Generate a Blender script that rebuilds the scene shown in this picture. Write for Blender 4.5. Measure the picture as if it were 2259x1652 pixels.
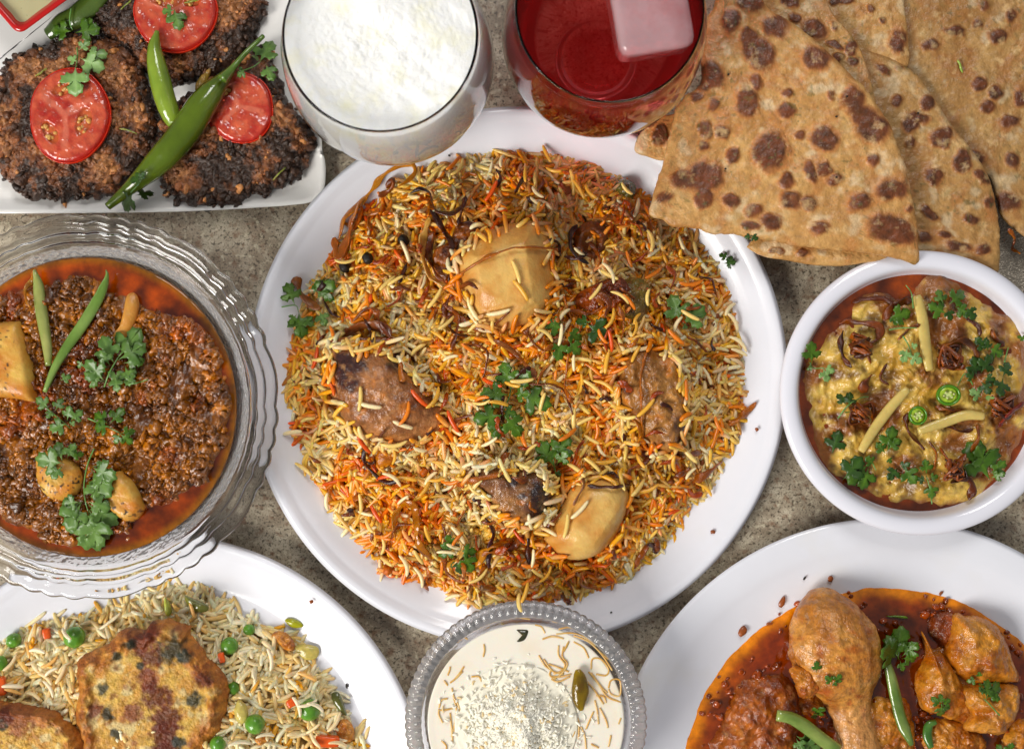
import bpy, math, random
import numpy as np
random.seed(7); RS = np.random.RandomState(7)
for o in list(bpy.data.objects): bpy.data.objects.remove(o)
SC = bpy.context.scene
COL = SC.collection
S = 0.00025                      # metres per unit: the scene is laid out in quarter millimetres
HC = 3000.0                      # camera height above the counter, in the same unit (0.75 m)
PI = math.pi
# ------------------------------------------------------------------ camera
cd = bpy.data.cameras.new('camera'); cam = bpy.data.objects.new('camera', cd); COL.objects.link(cam)
cam.location = (0, 0, HC*S); cam.rotation_euler = (0, 0, 0)
cd.sensor_width = 36.0; cd.sensor_fit = 'HORIZONTAL'; cd.lens = 36.0*3000/2259
cd.clip_start = 0.01; cd.clip_end = 50
cd.dof.use_dof = True; cd.dof.focus_distance = (HC-150)*S; cd.dof.aperture_fstop = 9.0
SC.camera = cam
# ------------------------------------------------------------------ light: a big soft window at the lower left
w = bpy.data.worlds.new("World"); SC.world = w; w.use_nodes = True
bg = w.node_tree.nodes['Background']; bg.inputs[0].default_value = (0.95, 0.96, 1.0, 1); bg.inputs[1].default_value = 0.215
def area(name, loc, target, sx, sy, power, col):
    l = bpy.data.lights.new(name, 'AREA'); l.shape = 'RECTANGLE'; l.size = sx; l.size_y = sy; l.energy = power; l.color = col
    o = bpy.data.objects.new(name, l); COL.objects.link(o); o.location = loc
    from mathutils import Vector
    o.rotation_euler = (Vector(target)-Vector(loc)).to_track_quat('-Z', 'Y').to_euler(); return o
area('window_light', (-1.35, -1.05, 1.35), (0, 0, 0), 0.95, 0.95, 48.0, (1.0, 0.965, 0.91))
area('second_window_light', (0.10, 1.05, 1.25), (0, 0, 0), 0.45, 0.55, 9.0, (1.0, .98, .96))
SC.view_settings.view_transform = 'Standard'; SC.view_settings.look = 'None'
SC.view_settings.exposure = 0.0; SC.view_settings.gamma = 1.0
SC.render.film_transparent = False
cy = SC.cycles; cy.max_bounces = 10; cy.transmission_bounces = 10; cy.transparent_max_bounces = 10
cy.diffuse_bounces = 3; cy.glossy_bounces = 3; cy.volume_bounces = 3; cy.sample_clamp_indirect = 6.0; cy.use_denoising = True
cy.blur_glossy = 0.3

# ------------------------------------------------------------------ maths helpers
KPX = 2259/3999.0
def fr(ox, oy, s):               # a close-up frame of the study picture -> layout coordinates
    return lambda *p: [((x/s+ox)*KPX, (y/s+oy)*KPX) for x, y in p]
fA = fr(0, 0, 1.765); fB = fr(1060, 0, 1.2983); fC = fr(2450, 0, 1.4584); fD = fr(0, 780, 1.0196)
fE = fr(1000, 500, 1.5018); fF = fr(1900, 500, 1.3767); fG = fr(1000, 1500, 1.6518); fH = fr(1900, 1500, 1.6517)
fI = fr(3000, 950, 1.3764); fJ = fr(0, 2100, 1.3691); fK = fr(1500, 2300, 2.0536); fL = fr(2450, 2000, 1.4584)
fM = fr(0, 1000, 2.7533); fN = fr(1500, 800, 2.7537); fO = fr(3000, 1000, 3.3033)
def T(p, z):                     # layout coordinates at height z -> world units (y up)
    p = np.asarray(p, float).reshape(-1, 2); k = (HC-np.asarray(z, float))/HC
    return np.c_[(p[:, 0]-1129.5)*k, (826-p[:, 1])*k]
def lin(c):
    c = np.asarray(c, float)/255.0
    return np.where(c <= 0.04045, c/12.92, ((c+0.055)/1.055)**2.4)
def mix(a, b, m):
    m = np.asarray(m)[..., None]; return np.asarray(a)*(1-m)+np.asarray(b)*m
def sst(a, b, x): t = np.clip((x-a)/(b-a+1e-9), 0, 1); return t*t*(3-2*t)
def hsh(ix, iy, iz, seed=0):
    h = (ix.astype(np.int64)*374761393+iy.astype(np.int64)*668265263+iz.astype(np.int64)*2147483647+seed*974634777) & 0xffffffff
    h = ((h ^ (h >> 13))*1274126177) & 0xffffffff; h = ((h ^ (h >> 15))*2246822519) & 0xffffffff
    return ((h ^ (h >> 16)) & 0xffffff)/16777215.0
def vn(x, y, z=0.0, seed=0):
    x = np.asarray(x, float); y = np.asarray(y, float); z = np.asarray(z, float)+0*x
    ix, iy, iz = np.floor(x), np.floor(y), np.floor(z); fx, fy, fz = x-ix, y-iy, z-iz
    u, v, w_ = fx*fx*(3-2*fx), fy*fy*(3-2*fy), fz*fz*(3-2*fz); r = 0
    for a in (0, 1):
        for b in (0, 1):
            for c in (0, 1):
                r = r+(u if a else 1-u)*(v if b else 1-v)*(w_ if c else 1-w_)*hsh(ix+a, iy+b, iz+c, seed)
    return r*2-1
def fbm(x, y, z=0.0, o=4, seed=0):
    r = 0; a = 1.0; n = 0
    for i in range(o): r = r+a*vn(x*2**i, y*2**i, z*2**i, seed+i*17); n += a; a *= .5
    return r/n
def wor(x, y, seed=0):            # cell noise: F1, F2, id
    ix, iy = np.floor(x), np.floor(y); f1 = np.full(x.shape, 9.); f2 = np.full(x.shape, 9.); idd = np.zeros(x.shape)
    for a in (-1, 0, 1):
        for b in (-1, 0, 1):
            cx, cy_ = ix+a, iy+b
            px = cx+hsh(cx, cy_, cx*0, seed); py = cy_+hsh(cx, cy_, cx*0+1, seed)
            d = np.hypot(px-x, py-y); h = hsh(cx, cy_, cx*0+2, seed)
            m = d < f1; f2 = np.where(m, f1, np.minimum(f2, d)); idd = np.where(m, h, idd); f1 = np.where(m, d, f1)
    return f1, f2, idd
def spl(P, n, closed=False):
    P = np.asarray(P, float)
    if closed: Q = np.vstack([P[-1:], P, P[:2]]); m = len(P)
    else: Q = np.vstack([2*P[:1]-P[1:2], P, 2*P[-1:]-P[-2:-1]]); m = len(P)-1
    seg = np.linalg.norm(np.diff(Q[1:m+2], axis=0), axis=1)**.5 if True else None
    cum = np.r_[0, np.cumsum(np.linalg.norm(np.diff(Q[1:m+2], axis=0), axis=1))]
    s = np.linspace(0, cum[-1], n, endpoint=not closed); i = np.clip(np.searchsorted(cum, s, 'right')-1, 0, m-1)
    t = ((s-cum[i])/(cum[i+1]-cum[i]+1e-9))[:, None]
    a, b, c, d = Q[i], Q[i+1], Q[i+2], Q[i+3]
    return .5*((2*b)+(c-a)*t+(2*a-5*b+4*c-d)*t*t+(3*b-a-3*c+d)*t**3)
# what the hands of the cook would feel: a raster of the top surface, so later pieces rest on earlier ones
GX, GY, GC = -1700., -1400., 5.
HM = np.zeros((680, 560))
def splat(V, grow=1):
    global HM
    i = ((V[:, 0]-GX)/GC).astype(int); j = ((V[:, 1]-GY)/GC).astype(int)
    ok = (i > 1) & (i < HM.shape[0]-2) & (j > 1) & (j < HM.shape[1]-2)
    i, j, z = i[ok], j[ok], V[ok, 2]
    for a in range(-grow, grow+1):
        for b in range(-grow, grow+1): np.maximum.at(HM, (i+a, j+b), z)
def hq(X, Y):
    i = np.clip(((np.asarray(X)-GX)/GC).astype(int), 0, 679); j = np.clip(((np.asarray(Y)-GY)/GC).astype(int), 0, 559)
    return HM[i, j]
def drop(p, off=0.0):            # layout points -> world points resting on what lies beneath
    z = np.full(len(p), 60.0)
    for _ in range(3): xy = T(p, z); z = .5*z+.5*(hq(xy[:, 0], xy[:, 1])+off)
    xy = T(p, z); z = hq(xy[:, 0], xy[:, 1])+off
    return np.c_[T(p, z), z]

# ------------------------------------------------------------------ object helpers
LOC = {}
def tagit(o, label=None, cat=None, group=None, kind=None):
    if label: o['label'] = label
    if cat: o['category'] = cat
    if group: o['group'] = group
    if kind: o['kind'] = kind
    return o
def thing(name, x, y, z, label, cat, group=None):
    o = bpy.data.objects.new(name, None); COL.objects.link(o); o.empty_display_size = .01
    o.location = (x*S, y*S, z*S); LOC[o.name] = np.array([x, y, z], float); return tagit(o, label, cat, group)
def mesh_from(name, V, F, col=None, smooth=True, uvx=None):
    me = bpy.data.meshes.new(name); V = np.asarray(V, float)
    Fs = F if isinstance(F, list) else [F]; Fs = [np.asarray(f, np.int32) for f in Fs if len(f)]
    li = np.concatenate([f.ravel() for f in Fs]); tot = np.concatenate([np.full(len(f), f.shape[1], np.int32) for f in Fs])
    st = np.r_[0, np.cumsum(tot)[:-1]].astype(np.int32)
    me.vertices.add(len(V)); me.vertices.foreach_set('co', (V*S).astype(np.float32).ravel())
    me.loops.add(len(li)); me.loops.foreach_set('vertex_index', li.astype(np.int32))
    me.polygons.add(len(tot)); me.polygons.foreach_set('loop_start', st); me.polygons.foreach_set('loop_total', tot)
    me.polygons.foreach_set('use_smooth', np.full(len(tot), smooth))
    if col is not None:
        a = me.color_attributes.new('Col', 'FLOAT_COLOR', 'POINT'); c = np.ones((len(V), 4), np.float32); c[:, :3] = np.clip(col, 0, 1)
        a.data.foreach_set('color', c.ravel())
    me.update(calc_edges=True); me.validate()
    if smooth:
        import bmesh
        bm = bmesh.new(); bm.from_mesh(me); bmesh.ops.recalc_face_normals(bm, faces=bm.faces[:])
        op = sum(e.calc_length() for e in bm.edges if len(e.link_faces) < 2)
        if len(V) < 60000 and op < .02*np.ptp(V, axis=0).max()*S and bm.calc_volume(signed=True) < 0: bmesh.ops.reverse_faces(bm, faces=bm.faces[:])
        bm.to_mesh(me); bm.free()
    return me
def mk(name, V, F, mat, label=None, cat=None, group=None, parent=None, col=None, kind=None, smooth=True, sp=True, grow=1):
    V = np.asarray(V, float)
    loc = np.array([V[:, 0].mean(), V[:, 1].mean(), V[:, 2].min()])
    me = mesh_from(name, V-loc, F, col, smooth); me.materials.append(mat)
    o = bpy.data.objects.new(name, me); COL.objects.link(o)
    if parent is not None:
        o.parent = parent; rel = loc-LOC[parent.name]; o.location = rel*S
    else: o.location = loc*S
    LOC[o.name] = loc
    if sp: splat(V, grow)
    return tagit(o, label, cat, group, kind)
def grid_faces(n, m, base=0, wrap=True):     # n rings of m verts
    i = np.arange(n-1)[:, None]*m; j = np.arange(m if wrap else m-1)[None]; k = (j+1) % m
    return (base+np.stack([i+j, i+k, i+m+k, i+m+j], -1)).reshape(-1, 4)
def blob(out, z0, h, seg=140, rings=34, p=3.0, q=2.0, dz=None, jit=0.0, jf=14., col=None, seed=0, zt=None, und=.93, rm=1.5):
    """a solid with a traced outline: domed or slab-like top, closed below"""
    P = T(out, z0+h*.5 if zt is None else zt); P = spl(P, seg, True)
    if np.sum(P[:, 0]*np.roll(P[:, 1], -1)-P[:, 1]*np.roll(P[:, 0], -1)) < 0: P = P[::-1]
    c = P.mean(0); s = np.linspace(0, 1, rings+1)[1:]; t = 1-(1-s)**rm
    th = np.arange(seg)/seg
    j = 0
    if jit: j = jit*fbm(np.cos(th*2*PI)*jf, np.sin(th*2*PI)*jf, 0, 3, seed+5)
    R = t[:, None]*(1+j*(t[:, None]**4) if jit else np.ones((1, seg)))
    X = c[0]+R*(P[:, 0]-c[0]); Y = c[1]+R*(P[:, 1]-c[1]); TT = np.repeat(t[:, None], seg, 1)
    Z = z0+h*np.clip(1-TT**p, 0, 1)**(1/q)
    if dz is not None: Z = Z+dz(X, Y, TT)*(1-TT**14)
    Vt = np.c_[X.ravel(), Y.ravel(), Z.ravel()]
    cz = z0+h+(dz(np.array([[c[0]]]), np.array([[c[1]]]), np.array([[0.]]))[0, 0] if dz is not None else 0)
    V = np.vstack([[c[0], c[1], cz], Vt, np.c_[c[0]+und*(P[:, 0]-c[0]), c[1]+und*(P[:, 1]-c[1]), np.full(seg, z0-min(h*.3, 8))], [c[0], c[1], z0-min(h*.3, 8)]])
    a = np.arange(seg); b = (a+1) % seg
    F = [np.c_[np.zeros(seg, int), 1+a, 1+b], grid_faces(rings+1, seg, 1), np.c_[1+rings*seg+b, 1+rings*seg+a, np.full(seg, len(V)-1)]]
    cc = None
    if col is not None:
        tt = np.r_[0, TT.ravel(), np.ones(seg), 1]; cc = col(V[:, 0], V[:, 1], V[:, 2], tt)
    return V, F, cc
def loft(P, rx, rz, K=10, tw=None, col=None, flat=1.0):
    """tube along P; rx sideways radius, rz vertical radius, tw twist"""
    P = np.asarray(P, float); n = len(P); rx = np.broadcast_to(rx, n); rz = np.broadcast_to(rz, n)
    t = np.gradient(P, axis=0); t /= np.linalg.norm(t, axis=1)[:, None]+1e-9
    sd = np.cross(t, [0, 0, 1.]); sd /= np.linalg.norm(sd, axis=1)[:, None]+1e-9; up = np.cross(sd, t)
    if tw is not None:
        tw = np.broadcast_to(tw, n); c, s_ = np.cos(tw)[:, None], np.sin(tw)[:, None]; sd, up = sd*c+up*s_, up*c-sd*s_
    a = np.arange(K)/K*2*PI; ca, sa = np.cos(a), np.sin(a)
    V = P[:, None]+sd[:, None]*(ca[None, :, None]*rx[:, None, None])+up[:, None]*(sa[None, :, None]*rz[:, None, None])
    V = np.vstack([V.reshape(-1, 3), P[:1], P[-1:]])
    i = np.arange(K); j = (i+1) % K; N = n*K
    F = [grid_faces(n, K), np.c_[j, i, np.full(K, N)], np.c_[N-K+i, N-K+j, np.full(K, N+1)]]
    cc = None
    if col is not None:
        u = np.r_[np.repeat(np.linspace(0, 1, n), K), 0, 1]; v = np.r_[np.tile(sa, n), 0, 0]; cc = col(u, v, V)
    return V, F, cc
def ico(sub):
    import bmesh
    bm = bmesh.new(); bmesh.ops.create_icosphere(bm, subdivisions=sub, radius=1)
    V = np.array([v.co[:] for v in bm.verts]); F = np.array([[v.index for v in f.verts] for f in bm.faces]); bm.free(); return V, F
ICO = {k: ico(k) for k in (1, 2, 3)}
def rotm(n, tilt=1.0, rs=RS):
    a = rs.rand(n)*2*PI; b = (rs.rand(n)-.5)*PI*tilt; c = (rs.rand(n)-.5)*PI*tilt
    ca, sa, cb, sb, cc, sc = np.cos(a), np.sin(a), np.cos(b), np.sin(b), np.cos(c), np.sin(c); z = np.zeros(n); o = np.ones(n)
    Rz = np.stack([ca, -sa, z, sa, ca, z, z, z, o], -1).reshape(n, 3, 3)
    Ry = np.stack([cb, z, sb, z, o, z, -sb, z, cb], -1).reshape(n, 3, 3); Rx = np.stack([o, z, z, z, cc, -sc, z, sc, cc], -1).reshape(n, 3, 3)
    return Rz @ Ry @ Rx
def lumps(C, r, cols, sub=2, an=.35, nz=.25, tilt=1.0, seed=3):
    C = np.asarray(C, float); n = len(C); V0, F0 = ICO[sub]; rs = np.random.RandomState(seed)
    sc = 1+an*(rs.rand(n, 3)*2-1); r = np.broadcast_to(r, n)
    d = 1+nz*(vn(V0[None, :, 0]*1.7+rs.rand(n)[:, None]*99, V0[None, :, 1]*1.7+rs.rand(n)[:, None]*99, V0[None, :, 2]*1.7, seed))
    V = (V0[None]*sc[:, None]*d[..., None])@np.transpose(rotm(n, tilt, rs), (0, 2, 1))*r[:, None, None]+C[:, None]
    F = (F0[None]+(np.arange(n)*len(V0))[:, None, None]).reshape(-1, 3)
    c = np.repeat(np.asarray(cols)[:, None], len(V0), 1).reshape(-1, 3) if cols is not None else None
    return V.reshape(-1, 3), F, c
def lathe(prof, cx, cy_, seg=160, n=60, fr_=None, fz=None, smooth=True, closed=False):
    """prof: (r, z) points, first at the axis on top side, round to the axis below"""
    P = spl(np.array(prof, float), n) if smooth else np.array(prof, float)
    P[:, 0] = np.maximum(P[:, 0], 0.0); th = np.arange(seg)/seg*2*PI
    R = np.repeat(P[:, :1], seg, 1); Z = np.repeat(P[:, 1:], seg, 1); A = np.repeat(th[None], len(P), 0)
    if fr_ is not None: R = R*fr_(A, R, Z)
    if fz is not None: Z = Z+fz(A, R, Z)
    V = np.c_[(cx+R*np.cos(A)).ravel(), (cy_+R*np.sin(A)).ravel(), Z.ravel()]
    return V, [grid_faces(len(P), seg)[:, ::-1]]

# ------------------------------------------------------------------ materials
MATS = {}; SAT = {'coriander_leaf': 1.08, 'boiled_potato': 1.0, 'coconut_shred': 1.0, 'paratha_crust': .98, 'haleem_mash': 1.0, 'egg_crust': 1.0, 'cooked_meat': 1.04, 'tomato_flesh': .98, 'minced_meat_sauce': 1.08, 'biryani_grain': 1.03, 'pilau_grain': 1.15, 'kebab_crust': 1.0, 'oily_gravy': 1.08, 'green_chilli': 1.0}
def M(name, col=None, rough=.5, sss=0., sr=(1, .5, .3), sss_s=.002, coat=0., cr=.08, bumps=(), var=0., vs=400., var2=None, trans=0., ior=1.45, spec=.5, rough_var=0., sheen=0., metal=0., rand=0.):
    if name in MATS: return MATS[name]
    m = bpy.data.materials.new(name); m.use_nodes = True; nt = m.node_tree; N = nt.nodes; L = nt.links
    b = N['Principled BSDF']; tc = N.new('ShaderNodeTexCoord'); geo = N.new('ShaderNodeNewGeometry')
    pos = geo.outputs['Position']
    if col is None:
        at = N.new('ShaderNodeAttribute'); at.attribute_name = 'Col'; c = at.outputs['Color']
    else:
        r = N.new('ShaderNodeRGB'); r.outputs[0].default_value = (*lin(col), 1); c = r.outputs[0]
    def noise(s, det=3., rg=.55):
        n = N.new('ShaderNodeTexNoise'); n.inputs['Scale'].default_value = s; n.inputs['Detail'].default_value = det; n.inputs['Roughness'].default_value = rg
        L.new(pos, n.inputs['Vector']); return n.outputs['Fac']
    def ramp(f, a, b_, lo, hi):
        n = N.new('ShaderNodeMapRange'); n.inputs[1].default_value = a; n.inputs[2].default_value = b_; n.inputs[3].default_value = lo; n.inputs[4].default_value = hi
        L.new(f, n.inputs[0]); return n.outputs[0]
    if var:
        v = N.new('ShaderNodeVectorMath'); v.operation = 'SCALE'; L.new(c, v.inputs[0]); L.new(ramp(noise(vs, 5.), .3, .7, 1-var, 1+var), v.inputs['Scale']); c = v.outputs[0]
    if col is None:
        hs = N.new('ShaderNodeHueSaturation'); hs.inputs['Saturation'].default_value = SAT.get(name, 1.14); hs.inputs['Value'].default_value = .94; L.new(c, hs.inputs['Color']); c = hs.outputs[0]
    if rand:
        oi = N.new('ShaderNodeObjectInfo'); v = N.new('ShaderNodeVectorMath'); v.operation = 'SCALE'; L.new(c, v.inputs[0]); L.new(ramp(oi.outputs['Random'], 0, 1, 1-rand, 1+rand), v.inputs['Scale']); c = v.outputs[0]
    if var2:                      # (colour, scale, lo, hi, amount): a second colour in noisy patches
        for (c2, s2, lo, hi, am) in var2:
            mx = N.new('ShaderNodeMix'); mx.data_type = 'RGBA'; L.new(ramp(noise(s2, 4.), lo, hi, 0, am), mx.inputs[0])
            L.new(c, mx.inputs[6]); mx.inputs[7].default_value = (*lin(c2), 1); c = mx.outputs[2]
    L.new(c, b.inputs['Base Color'])
    b.inputs['Roughness'].default_value = rough; b.inputs['IOR'].default_value = ior; b.inputs['Metallic'].default_value = metal
    b.inputs['Specular IOR Level'].default_value = spec
    if rough_var: L.new(ramp(noise(vs*.7), .35, .65, max(rough-rough_var, .02), rough+rough_var), b.inputs['Roughness'])
    if sss: b.inputs['Subsurface Weight'].default_value = sss; b.inputs['Subsurface Radius'].default_value = sr; b.inputs['Subsurface Scale'].default_value = sss_s
    if coat: b.inputs['Coat Weight'].default_value = coat; b.inputs['Coat Roughness'].default_value = cr
    if trans: b.inputs['Transmission Weight'].default_value = trans
    if sheen: b.inputs['Sheen Weight'].default_value = sheen
    prev = None
    for (s, st, dist, *k) in bumps:
        bp = N.new('ShaderNodeBump'); bp.inputs['Strength'].default_value = st; bp.inputs['Distance'].default_value = dist
        if k and k[0] == 'v':
            vo = N.new('ShaderNodeTexVoronoi'); vo.inputs['Scale'].default_value = s; L.new(pos, vo.inputs['Vector']); h = vo.outputs['Distance']
        elif k and k[0] == 'f':
            mp = N.new('ShaderNodeMapping'); mp.inputs['Scale'].default_value = (1, .22, .7); mp.inputs['Rotation'].default_value = (0, 0, .35); L.new(pos, mp.inputs['Vector'])
            nn = N.new('ShaderNodeTexNoise'); nn.inputs['Scale'].default_value = s; nn.inputs['Detail'].default_value = 4; L.new(mp.outputs[0], nn.inputs['Vector']); h = nn.outputs['Fac']
        else: h = noise(s)
        L.new(h, bp.inputs['Height'])
        if prev is not None: L.new(prev, bp.inputs['Normal'])
        prev = bp.outputs[0]
    if prev is not None:
        L.new(prev, b.inputs['Normal'])
        if coat: L.new(prev, b.inputs['Coat Normal'])
    MATS[name] = m; return m
mPlate = M('white_melamine', (233, 234, 241), rough=.16, coat=.3, bumps=[(60, .05, .0006)], var=.015, vs=40, var2=[((226, 216, 186), 16, .58, .8, .3)])
mBowl = M('white_glaze', (233, 233, 242), rough=.12, coat=.3, bumps=[(70, .05, .0006)])
mKPlate = M('ivory_glaze', (232, 230, 226), rough=.12, coat=.4, bumps=[(50, .05, .0006)])
mRice = M('biryani_grain', None, rough=.3, sss=.3, sss_s=.0015, coat=.12, cr=.2, bumps=[(900, .25, .0002)], var=.12, vs=900)
mRice2 = M('pilau_grain', None, rough=.34, sss=.3, sss_s=.0012, coat=.1, cr=.2, bumps=[(900, .2, .0002)], var=.08, vs=900)
mBase = M('soaked_masala', None, rough=.45, bumps=[(700, .8, .0006)], var=.4, vs=500)
mOnion = M('fried_onion', None, rough=.28, sss=.2, sss_s=.001, coat=.35, cr=.12, bumps=[(1500, .6, .0004)], var=.3, vs=700)
mOnionT = M('translucent_onion', None, rough=.2, sss=.4, sss_s=.002, coat=.4, cr=.1, bumps=[(900, .5, .0003)], var=.18, vs=400)
mLeaf = M('coriander_leaf', None, rough=.4, sss=.1, sss_s=.0006, coat=.15, cr=.25, bumps=[(500, .25, .0003)], var=.14, vs=250)
mStem = M('coriander_stem', (104, 150, 74), rough=.35, sss=.2, sss_s=.001, coat=.2, var=.15)
mMeat = M('cooked_meat', None, rough=.38, sss=.12, sss_s=.002, coat=.5, cr=.08, spec=.4, bumps=[(480, .45, .001, 'f'), (160, .9, .0018), (800, .7, .0005)], var=.34, vs=330, var2=[((120, 52, 18), 260, .56, .72, .55), ((226, 168, 104), 180, .56, .74, .4)])
mPotato = M('boiled_potato', None, rough=.45, sss=.25, sss_s=.002, coat=.25, cr=.16, bumps=[(220, .6, .001), (900, .4, .0003)], var=.08, vs=160, var2=[((206, 128, 52), 140, .52, .72, .45)])
mKebab = M('kebab_crust', None, rough=.42, coat=.3, cr=.13, spec=.4, bumps=[(700, .9, .0008), (2200, .5, .0003)], var=.45, vs=500, rough_var=.15)
mTomato = M('tomato_flesh', None, rough=.2, sss=.1, sss_s=.001, coat=.8, cr=.06, bumps=[(200, .7, .0014), (700, .3, .0004)], var=.14, vs=240)
mSkin = M('tomato_skin', (206, 44, 10), rough=.2, sss=.2, sss_s=.002, coat=.5, var=.15, vs=150, bumps=[(250, .4, .0006)])
mSeed = M('seed', (214, 160, 84), rough=.3, coat=.3, sss=.2, sss_s=.001, var=.2)
mChilli = M('green_chilli', None, rough=.2, sss=.15, sss_s=.002, coat=.7, cr=.05, bumps=[(120, .3, .0012), (500, .15, .0003)], var=.13, vs=110)
mMince = M('minced_meat_sauce', None, rough=.22, coat=.9, cr=.07, sss=.1, sss_s=.001, bumps=[(900, .8, .0005)], var=.4, vs=600)
mOil = M('oily_gravy', None, rough=.05, coat=.8, cr=.02, bumps=[(45, .5, .0025), (160, .3, .0008)], var=.3, vs=220)
mMash = M('haleem_mash', None, rough=.25, coat=.5, cr=.09, sss=.2, sss_s=.002, bumps=[(350, .8, .001), (1100, .5, .0004)], var=.16, vs=300)
mRoti = M('paratha_crust', None, rough=.42, coat=.2, cr=.25, bumps=[(200, .9, .001), (900, .7, .0004), (3000, .4, .0001)], var=.16, vs=420, var2=[((156, 92, 40), 95, .54, .72, .32), ((236, 198, 138), 150, .55, .72, .55), ((96, 86, 36), 75, .60, .78, .4)])
mFoam = M('lassi_foam', (253, 253, 247), rough=.55, sss=.5, sss_s=.006, sr=(1, .95, .85), bumps=[(800, .5, .0006), (2200, .4, .0003)], var2=[((246, 240, 204), 60, .5, .75, .8)])
mMilk = M('milk', (244, 236, 220), rough=.18, coat=.2, sss=.3, sss_s=.004, var2=[((232, 206, 162), 34, .52, .75, .5)], bumps=[(120, .15, .0004)])
mVerm = M('vermicelli', None, rough=.35, sss=.3, sss_s=.001, coat=.2, var=.12)
mCoco = M('grated_coconut', (240, 236, 222), rough=.55, sss=.3, sss_s=.001, var=.1, vs=500)
mPea = M('green_pea', (92, 148, 40), rough=.3, sss=.3, sss_s=.002, coat=.4, cr=.12, var=.22, vs=160, bumps=[(160, .7, .0012), (600, .3, .0003)], var2=[((150, 178, 88), 120, .55, .72, .5)])
mCarrot = M('carrot', (226, 92, 22), rough=.3, sss=.3, sss_s=.002, coat=.3, var=.15)
mRed = M('red_enamel', (188, 20, 16), rough=.12, coat=.7); mDark = M('dark_glaze', (60, 12, 12), rough=.15, coat=.6)
mDip = M('mint_yoghurt_dip', (186, 178, 136), rough=.2, coat=.3, sss=.2, sss_s=.002, var2=[((90, 96, 50), 700, .66, .72, .8)], bumps=[(120, .3, .0006)])
mIce = M('frosted_ice', (244, 212, 216), rough=.14, coat=.7, sss=.4, sss_s=.012, sr=(1, .6, .6), trans=.62, ior=1.31, bumps=[(60, .5, .002), (300, .2, .0006)], var=.08, vs=60, var2=[((206, 96, 100), 40, .5, .75, .5)])
mPepper = M('black_pepper', (34, 26, 18), rough=.5, var=.3)
mSpeck = M('spice_crumb', (150, 76, 26), rough=.4, coat=.3, var=.3)
mGinger = M('ginger_strip', (214, 188, 106), rough=.26, sss=.35, sss_s=.002, coat=.4, bumps=[(500, .5, .0004)], var=.1, vs=200)
def glassmat(name, rough=.0, bump=None, tint=(1, 1, 1), tw=1.0, ior=1.48):
    m = bpy.data.materials.new(name); m.use_nodes = True; nt = m.node_tree; N = nt.nodes; L = nt.links
    b = N['Principled BSDF']; b.inputs['Base Color'].default_value = (*tint, 1); b.inputs['Transmission Weight'].default_value = tw; b.inputs['Roughness'].default_value = rough; b.inputs['IOR'].default_value = ior
    if bump:
        g = N.new('ShaderNodeNewGeometry'); vo = N.new('ShaderNodeTexVoronoi'); vo.feature = 'SMOOTH_F1'; vo.inputs['Scale'].default_value = bump[0]; L.new(g.outputs['Position'], vo.inputs['Vector'])
        bp = N.new('ShaderNodeBump'); bp.inputs['Strength'].default_value = bump[1]; bp.inputs['Distance'].default_value = bump[2]; L.new(vo.outputs['Distance'], bp.inputs['Height']); L.new(bp.outputs[0], b.inputs['Normal'])
    return m
mGlass = glassmat('clear_glass'); mThin = glassmat('thin_glass', ior=1.2); mThin.node_tree.nodes['Principled BSDF'].inputs['Specular IOR Level'].default_value = .28; mPebble = glassmat('pebbled_glass', 0.03, (430, 1.0, .0012), tw=.78); mCut = glassmat('cut_glass', .06, None, (1, .99, 1), tw=.85)
def drinkmat():
    m = bpy.data.materials.new('red_drink'); m.use_nodes = True; nt = m.node_tree; b = nt.nodes['Principled BSDF']
    b.inputs['Specular IOR Level'].default_value = .3; b.inputs['Base Color'].default_value = (1, .5, .48, 1); b.inputs['Transmission Weight'].default_value = 1; b.inputs['Roughness'].default_value = 0; b.inputs['IOR'].default_value = 1.22
    v = nt.nodes.new('ShaderNodeVolumeAbsorption'); v.inputs['Color'].default_value = (.975, .06, .10, 1); v.inputs['Density'].default_value = 17
    sc_ = nt.nodes.new('ShaderNodeVolumeScatter'); sc_.inputs['Color'].default_value = (1, .09, .07, 1); sc_.inputs['Density'].default_value = 7; sc_.inputs['Anisotropy'].default_value = .5
    ad = nt.nodes.new('ShaderNodeAddShader'); nt.links.new(v.outputs[0], ad.inputs[0]); nt.links.new(sc_.outputs[0], ad.inputs[1]); nt.links.new(ad.outputs[0], nt.nodes['Material Output'].inputs['Volume']); return m
mDrink = drinkmat()
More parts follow.
